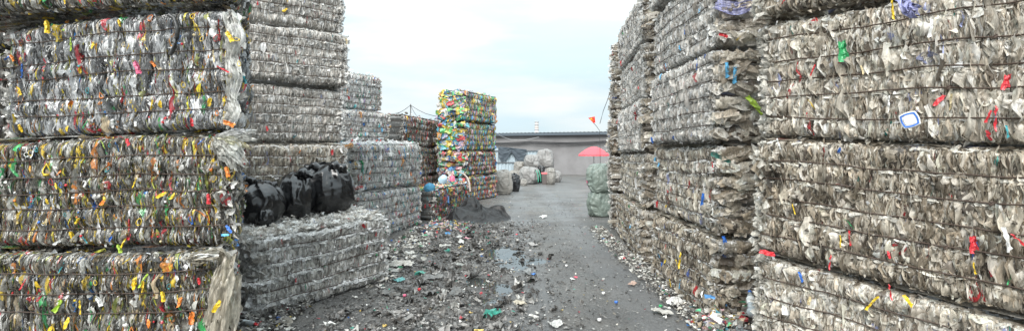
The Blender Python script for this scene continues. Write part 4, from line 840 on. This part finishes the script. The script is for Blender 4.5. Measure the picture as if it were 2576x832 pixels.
# flag on a whippy rod
fb = at(1511, 430, 29); fl = empty('flag', (fb.x, 29, 0), 'small tattered red flag with yellow stars on a thin bent rod', 'flag')
rod = [at(x, y, 29)-Vector((fb.x, 29, 0)) for x, y in ((1511, 438), (1510, 395), (1509, 350), (1508, 328), (1501, 318), (1492, 308), (1481, 296))]
rod[0].z = 0
V, Q = tube(np.array([list(p) for p in rod]), .014, 5); obj('rod', mesh_np('rod', V, Q, None, None, M_DARKWIRE), fl)
cor = [at(x, y, 28.97)-Vector((fb.x, 29, 0)) for x, y in ((1480, 297), (1496, 293), (1499, 300), (1497, 309), (1492, 309))]
o0 = cor[0]; nn = 12
def fpt(u, v):  # tattered quadrilateral cloth
    a_ = cor[0].lerp(cor[1], u); b_ = cor[4].lerp(cor[3], u); p = a_.lerp(b_, v); p.y += -.05*math.sin(u*6+v*2)-.02; return p
V = np.array([list(fpt(i_/nn, j_/nn)) for i_ in range(nn+1) for j_ in range(nn+1)]); i = np.arange(nn)[:, None]*(nn+1)+np.arange(nn)[None]
obj('cloth', mesh_np('cloth', V, np.stack([i, i+nn+1, i+nn+2, i+1], -1), None, None, simple('flag_red', (.70, .03, .02), .6), True), fl)
def star(u, v, r_):
    c_ = fpt(u, v); V = [(c_.x, c_.y-.03, c_.z)]+[(c_.x+math.cos(R(90+36*k))*(r_ if k % 2 == 0 else r_*.4), c_.y-.03, c_.z+math.sin(R(90+36*k))*(r_ if k % 2 == 0 else r_*.4)) for k in range(10)]
    obj('star', mesh_np('star', V, None, [(0, 1+k, 1+(k+1) % 10) for k in range(10)], None, simple('flag_yellow', (.85, .62, .02), .6)), fl)
star(.22, .28, .06)
for u, v in ((.42, .1), (.5, .25), (.5, .45), (.42, .6)): star(u, v, .022)
# mast with guy wires behind the grey ended stack
mc = at(1033, 262, 18.6); mt = empty('mast', (mc.x, 18.6, 0), 'thin grey mast with guy wires rising behind the grey ended stack', 'mast')
V, Q = tube(np.array([[0, 0, 0], [0, 0, 1.5], [0, 0, mc.z]]), .022, 6); obj('pole', mesh_np('pole', V, Q, None, None, simple('mast_grey', (.16, .16, .16), .5)), mt)
for x, y, Y, r_ in ((962, 296, 17.5, .009), (1060, 300, 17, .009), (1112, 294, 17.4, .009), (975, 287, 16, .007)):
    p1 = Vector((0, 0, mc.z-.04)); p2 = at(x, y, Y)-Vector((mc.x, 18.6, 0)); pts = [p1.lerp(p2, t)-Vector((0, 0, .10*math.sin(t*math.pi))) for t in (0, .25, .5, .75, 1)]
    V, Q = tube(np.array([list(p) for p in pts]), r_, 4); obj('guy_wire', mesh_np('guy_wire', V, Q, None, None, M_DARKWIRE), mt)
# loose wire trailing from the farthest right stack
V, Q = tube(np.array([list(at(x, y, 11.15)-at(1538, 220, 11.15)) for x, y in ((1546, 205), (1538, 222), (1527, 255), (1518, 278), (1512, 300), (1509, 311))]), .006, 4)
tag(obj('loose_wire', mesh_np('loose_wire', V, Q, None, None, M_DARKWIRE), None, at(1538, 220, 11.15)), 'thin loose wire dangling from the farthest right stack against the sky', 'wire')
V, Q = tube(np.array([list(at(x, y, 20)-at(1250, 335, 20)) for x, y in ((1246, 333), (1262, 343), (1285, 352), (1320, 352), (1356, 345))]), .008, 4)
tag(obj('overhead_wire', mesh_np('overhead_wire', V, Q, None, None, simple('pale_cable', (.4, .4, .4), .5)), None, at(1250, 335, 20)), 'pale wire strung from the rainbow stack towards the warehouse', 'wire')
for px, py, w_, cc, lb in ((1530, 424, 16, 'green', 'green net bundle peeking out behind the green sacks'), (1519, 424, 14, 'red', 'red bundle peeking out behind the green sacks'), (1481, 458, 12, 'pink', 'low pink and white bundle left of the green sacks')):
    Y = 24 if py < 440 else 26; c = at(px, py, Y); sack('bundle', lb, 'bundle', (c.x, Y, 0), w_/1288*Y/2, .25, max(.3, c.z+.22), ITEMMAT[cc], int(px), n=32, m=24, crump=.12)

# ================================================================== ground litter
def litter(name, label, n, fx, fy, pal, lmin, lmax, seed, flat=.3, nu=3, nv=3, zoff=.012, cr=.2, rise=0):
    rg = np.random.default_rng(seed); x, y = fx(rg, n), fy(rg, n)
    if callable(y): y = y(x)
    acc = Acc(); up = np.array([0, 0, 1.])
    ln = np.minimum(rg.uniform(lmin, lmax, n)*np.exp(rg.normal(0, .3, n)), lmax*1.3); wd = ln*rg.uniform(.3, .85, n)
    z = zoff+ln*.10*rg.random(n)+rise*rg.exponential(.5, n)
    wet = np.zeros(n, bool)
    for qx, qy, ra, rb in PUDDLES: wet |= ((x-qx)/(ra*.95))**2+((y-qy)/(rb*.95))**2 < 1
    kp = ~wet | (rg.random(n) < .06); x, y, z, ln, wd = x[kp], y[kp], z[kp], ln[kp], wd[kp]; n = len(x)
    flakes(acc, np.column_stack([x, y, z]), rg.normal(0, 1, (n, 3))*np.array([1, 1, .2]), up+rg.normal(0, flat, (n, 3)), ln, wd, pick(pal, n, rg), nu, nv, .4, cr, .3, .6, rg)
    o = acc.build(name, M_MIX); tag(o, label, 'litter', kind='stuff'); return o
PD = [(44, (.105, .102, .098), .35), (30, (.058, .056, .053), .3), (18, (.20, .195, .185), .35), (5, (.46, .455, .43), .25), (.6, (.5, .06, .08), .3), (.6, (.05, .28, .22), .3), (.4, (.06, .18, .45), .3), (.5, (.5, .36, .1), .3)]
PW = [(40, (.55, .54, .50), .25), (25, (.36, .34, .30), .3), (20, (.14, .13, .12), .4), (1.2, (.5, .05, .06), .3), (1, (.05, .3, .15), .3), (1, (.05, .2, .5), .3)]
litter('debris', 'dark flattened plastic debris trodden over the wet ground left of the lane', 11000, lambda r, n: r.normal(-.8, .7, n), lambda r, n: 4.4+r.random(n)**1.25*8, PD, .010, .042, 5, .16, 4, 4)
litter('debris', 'larger dull flattened pieces among the debris', 650, lambda r, n: r.normal(-.8, .6, n), lambda r, n: 4.6+r.random(n)**1.2*7, PD, .07, .14, 15, .12, 5, 5)
litter('debris', 'fine dark crumbs scattered over the whole lane', 9000, lambda r, n: r.uniform(-2.6, 2.2, n), lambda r, n: 4.3+r.random(n)**1.6*16, PD, .008, .028, 6, nu=2, nv=2)
litter('debris', 'pale plastic chips sprinkled on the lane', 1300, lambda r, n: r.uniform(-2.2, 2.1, n), lambda r, n: 4.3+r.random(n)**1.4*20, PW, .008, .03, 7, nu=2, nv=2)
litter('debris', 'pale scraps banked along the foot of the right stacks', 4200, lambda r, n: 1.98-np.abs(r.normal(0, .13, n)), lambda r, n: 4.3+r.random(n)*7, PW+[(26, (.11, .10, .09), .35)], .012, .055, 8, .4, rise=.03)
litter('debris', 'mixed coloured scraps piled in the gap beside the near right stack', 900, lambda r, n: r.uniform(1.75, 2.3, n), lambda r, n: r.uniform(4.35, 5.0, n), PW+PAL['brightlow'], .02, .08, 17, .7, rise=.12)
litter('debris', 'grey and pale scraps in the gap between left stack and white bale', 1500, lambda r, n: r.uniform(-2.75, -2.2, n), lambda r, n: r.uniform(4.3, 6.0, n), PD[:3]+PW[:2]+[(1.5, (.5, .05, .06), .3), (1.5, (.6, .45, .05), .3)], .02, .07, 9, .5, rise=.04)
litter('debris', 'coloured scraps fallen at the foot of the low colour bale', 700, lambda r, n: r.uniform(-2.0, -.9, n), lambda r, n: r.uniform(10.9, 12.7, n), PAL['brightlow']+[(30, (.5, .48, .45), .3)], .02, .09, 10, .5, rise=.02)
litter('debris', 'scraps along the foot of the pale stack and white bale', 900, lambda r, n: r.uniform(-2.2, -1.55, n), lambda r, n: r.uniform(6.3, 11.5, n), PW, .02, .09, 11, .5, rise=.02)

# individual pieces lying on the ground
LG = 'loose pieces lying on the yard ground'
def ground_piece(name, label, cat, px, py, colr, ln, wd, seed, rot=0, crump=.15, tilt=.15, zoff=.03):
    Y = 2190/(py-380); x = (px-1288)/1288*Y; rg = np.random.default_rng(seed); a = Acc()
    flakes(a, np.zeros((1, 3)), np.array([[math.cos(rot), math.sin(rot), .03]]), np.array([[tilt, -tilt, 1.]]), np.array([ln]), np.array([wd]), np.array([colr]), 8, 10, .35, crump*.25, .12, .5, rg)
    V = np.concatenate(a.V); Q = np.concatenate(a.Q); V[:, 2] += .25*wd*fbm(V[:, 0]/wd*2.5, V[:, 1]/wd*2.5, None, 3, seed)
    o = obj(name, mesh_np(name, V-[0, 0, V[:, 2].min()], Q, None, np.concatenate(a.C), M_MIX, False), None, (x, Y, .012)); return tag(o, label, cat, LG)
GP = [('film_sheet', 'rumpled white film bundle by the right end of the white bale', 1010, 672, (.50, .48, .43), .34, .20), ('film_sheet', 'pale crumpled film lying left of the puddle', 1045, 610, (.55, .54, .50), .2, .1),
 ('flat_cup', 'flattened grey disc just left of the puddle', 1165, 672, (.25, .26, .24), .22, .14), ('flat_cup', 'crushed grey lid below the puddle', 1330, 690, (.20, .21, .21), .18, .14), ('film_sheet', 'cream coloured crushed piece near the bottom of the lane', 1308, 766, (.42, .38, .30), .14, .10),
 ('flat_cup', 'whitish crumpled disc at the bottom edge of the lane', 1398, 822, (.45, .45, .43), .13, .1), ('paper_scrap', 'white scrap with a pink corner in the middle of the lane', 1440, 704, (.6, .6, .58), .07, .05), ('paper_scrap', 'pink scrap touching the white scrap in mid lane', 1448, 700, (.65, .12, .18), .05, .05),
 ('film_sheet', 'white crushed carton on the lane near the second right stack', 1654, 662, (.62, .62, .60), .13, .08), ('film_sheet', 'clear crumpled tray at the foot of the second right stack', 1692, 685, (.35, .34, .31), .22, .10), ('flat_cup', 'orange printed crushed bottle near the right foot', 1592, 716, (.45, .32, .26), .15, .08),
 ('film_sheet', 'rumpled clear tray low beside the right stack', 1665, 790, (.40, .39, .36), .22, .12), ('film_sheet', 'white crumpled bag low beside the right stack', 1697, 770, (.62, .61, .58), .18, .14), ('sandal', 'flat red sole by the third right stack', 1577, 607, (.32, .10, .10), .22, .09),
 ('film_sheet', 'torn grey piece in the left of the yard', 1090, 702, (.16, .16, .155), .25, .16), ('film_sheet', 'dark bent sheet near the bottom left of the yard', 1150, 740, (.12, .12, .115), .3, .16), ('film_sheet', 'dark curled sheet right of the white bale', 985, 745, (.11, .11, .105), .26, .12), ('film_sheet', 'teal printed wrapper by the white bale corner', 1003, 708, (.12, .36, .36), .16, .1),
 ('film_sheet', 'green wrapper on the wet ground', 1000, 632, (.05, .26, .13), .16, .1), ('flat_cup', 'pale oval lid beside the green wrapper', 1033, 640, (.5, .5, .47), .15, .1), ('flat_cup', 'long pale crushed bottle left of the puddle', 1062, 655, (.42, .42, .38), .2, .09), ('film_sheet', 'pale folded film at the left of the yard middle', 1120, 622, (.4, .4, .37), .2, .1),
 ('film_sheet', 'white film piece at the far side of the puddle', 1160, 612, (.55, .55, .52), .26, .1), ('film_sheet', 'blue scrap before the tarpaulin', 1128, 590, (.05, .25, .5), .14, .1), ('film_sheet', 'white scrap before the tarpaulin', 1155, 602, (.55, .55, .53), .2, .09), ('film_sheet', 'pink scrap right before the tarpaulin', 1175, 602, (.6, .25, .32), .14, .08),
 ('flat_cup', 'white round lid alone in the far lane', 1368, 549, (.62, .62, .6), .2, .13), ('film_sheet', 'grey flattened bottle above the puddle', 1340, 618, (.32, .31, .3), .2, .13)]
for k, (nm_, lb, px, py, cc, a_, b_) in enumerate(GP): ground_piece(nm_, lb, {'film_sheet': 'plastic scrap', 'flat_cup': 'crushed cup', 'paper_scrap': 'paper scrap', 'sandal': 'sandal'}[nm_], px, py, cc, a_, b_, 300+k, rot=(k*1.3) % 3)
def cap_on_ground(px, py, colr, label):
    Y = 2190/(py-380); o = obj('bottle_cap', item_mesh('bottle_cap', colr, 0), None, ((px-1288)/1288*Y, Y, .022)); o.scale = (1.15,)*3; tag(o, label, 'bottle cap', 'caps on the ground')
for px, py, cc, lb in ((700, 800+6, 'blue', 'blue bottle cap in front of the white bale'), (1018, 748, 'pink', 'pink cap in the left of the yard'), (1508, 810, 'white', 'white cap low on the right of the lane'), (1550, 765, 'blue', 'blue cap low on the right of the lane'), (1662, 775, 'green', 'green cap by the right stack foot'), (1425, 672, 'white', 'white cap in the middle of the lane'),
                       (1518, 742, 'white', 'white pebble like cap in the right of the lane'), (985, 608, 'blue', 'blue cap near the pale stack'), (1055, 732, 'red', 'red cap among dark sheets')): cap_on_ground(px, py, cc, lb)
# bottles
M_CLEARB = simple('bottle_clear', (.30, .33, .34), .08, .9)
def bottle(label, loc, rot, body, capc, lab=None, s=1.0):
    e = empty('drink_bottle', loc, label, 'bottle', 'loose drink bottles'); e.rotation_euler = rot; e.scale = (s,)*3
    V, Q = lathe([(.001, 0), (.030, .002), (.034, .012), (.034, .06), (.031, .075), (.034, .09), (.034, .15), (.026, .185), (.013, .205), (.013, .222)], 20)
    obj('body', mesh_np('body', V[:, [0, 2, 1]], Q[:, ::-1], None, None, body, True), e)
    V, Q = lathe([(.0155, .215), (.0155, .236), (.014, .238), (.001, .238)], 16); obj('cap', mesh_np('cap', V[:, [0, 2, 1]], Q[:, ::-1], None, None, ITEMMAT[capc]), e)
    if lab:
        V, Q = lathe([(.0348, .085), (.0352, .09), (.0352, .148), (.0348, .15)], 20); obj('label', mesh_np('label', V[:, [0, 2, 1]], Q[:, ::-1], None, None, ITEMMAT[lab]), e)
bottle('clear drink bottle with a blue cap high in the gap by the near right stack', at(1893, 785, 4.55), (R(-55), R(30), 0), M_CLEARB, 'blue', 'white', 1.1)
bottle('orange labelled bottle wedged in the gap by the near right stack', at(1884, 785, 4.5), (R(70), R(40), R(20)), M_CLEARB, 'white', 'orange', 1.3)
bottle('dark blue labelled bottle upright against the near right stack', at(1905, 838, 4.45), (R(-30), R(38), 0), M_CLEARB, 'blue', 'blue', 1.4)
bottle('small bottle with black cap and red label at the bottom right of the lane', at(1862, 838, 4.5), (R(50), R(-35), 0), M_CLEARB, 'black', 'red', 1.0)
bottle('green and white labelled bottle lying left in the bottle gap', at(1825, 852, 4.55), (R(60), R(30), R(-30)), M_CLEARB, 'white', 'green', 1.1)
bottle('pale blue labelled bottle lying at the very bottom of the bottle gap', at(1868, 838, 4.4), (R(80), R(70), R(10)), M_CLEARB, 'white', 'sky', 1.2)
bottle('green bottle lying by the foot of the third right stack', Vector(((1602-1288)/1288*9.35, 9.35, .04)), (R(80), 0, R(150)), ITEMMAT['green'], 'white', None, 1.1)
bottle('clear bottle lying in front of the white bale corner', Vector((-2.62, 4.98, .04)), (R(85), 0, R(60)), M_CLEARB, 'red', None, .9)
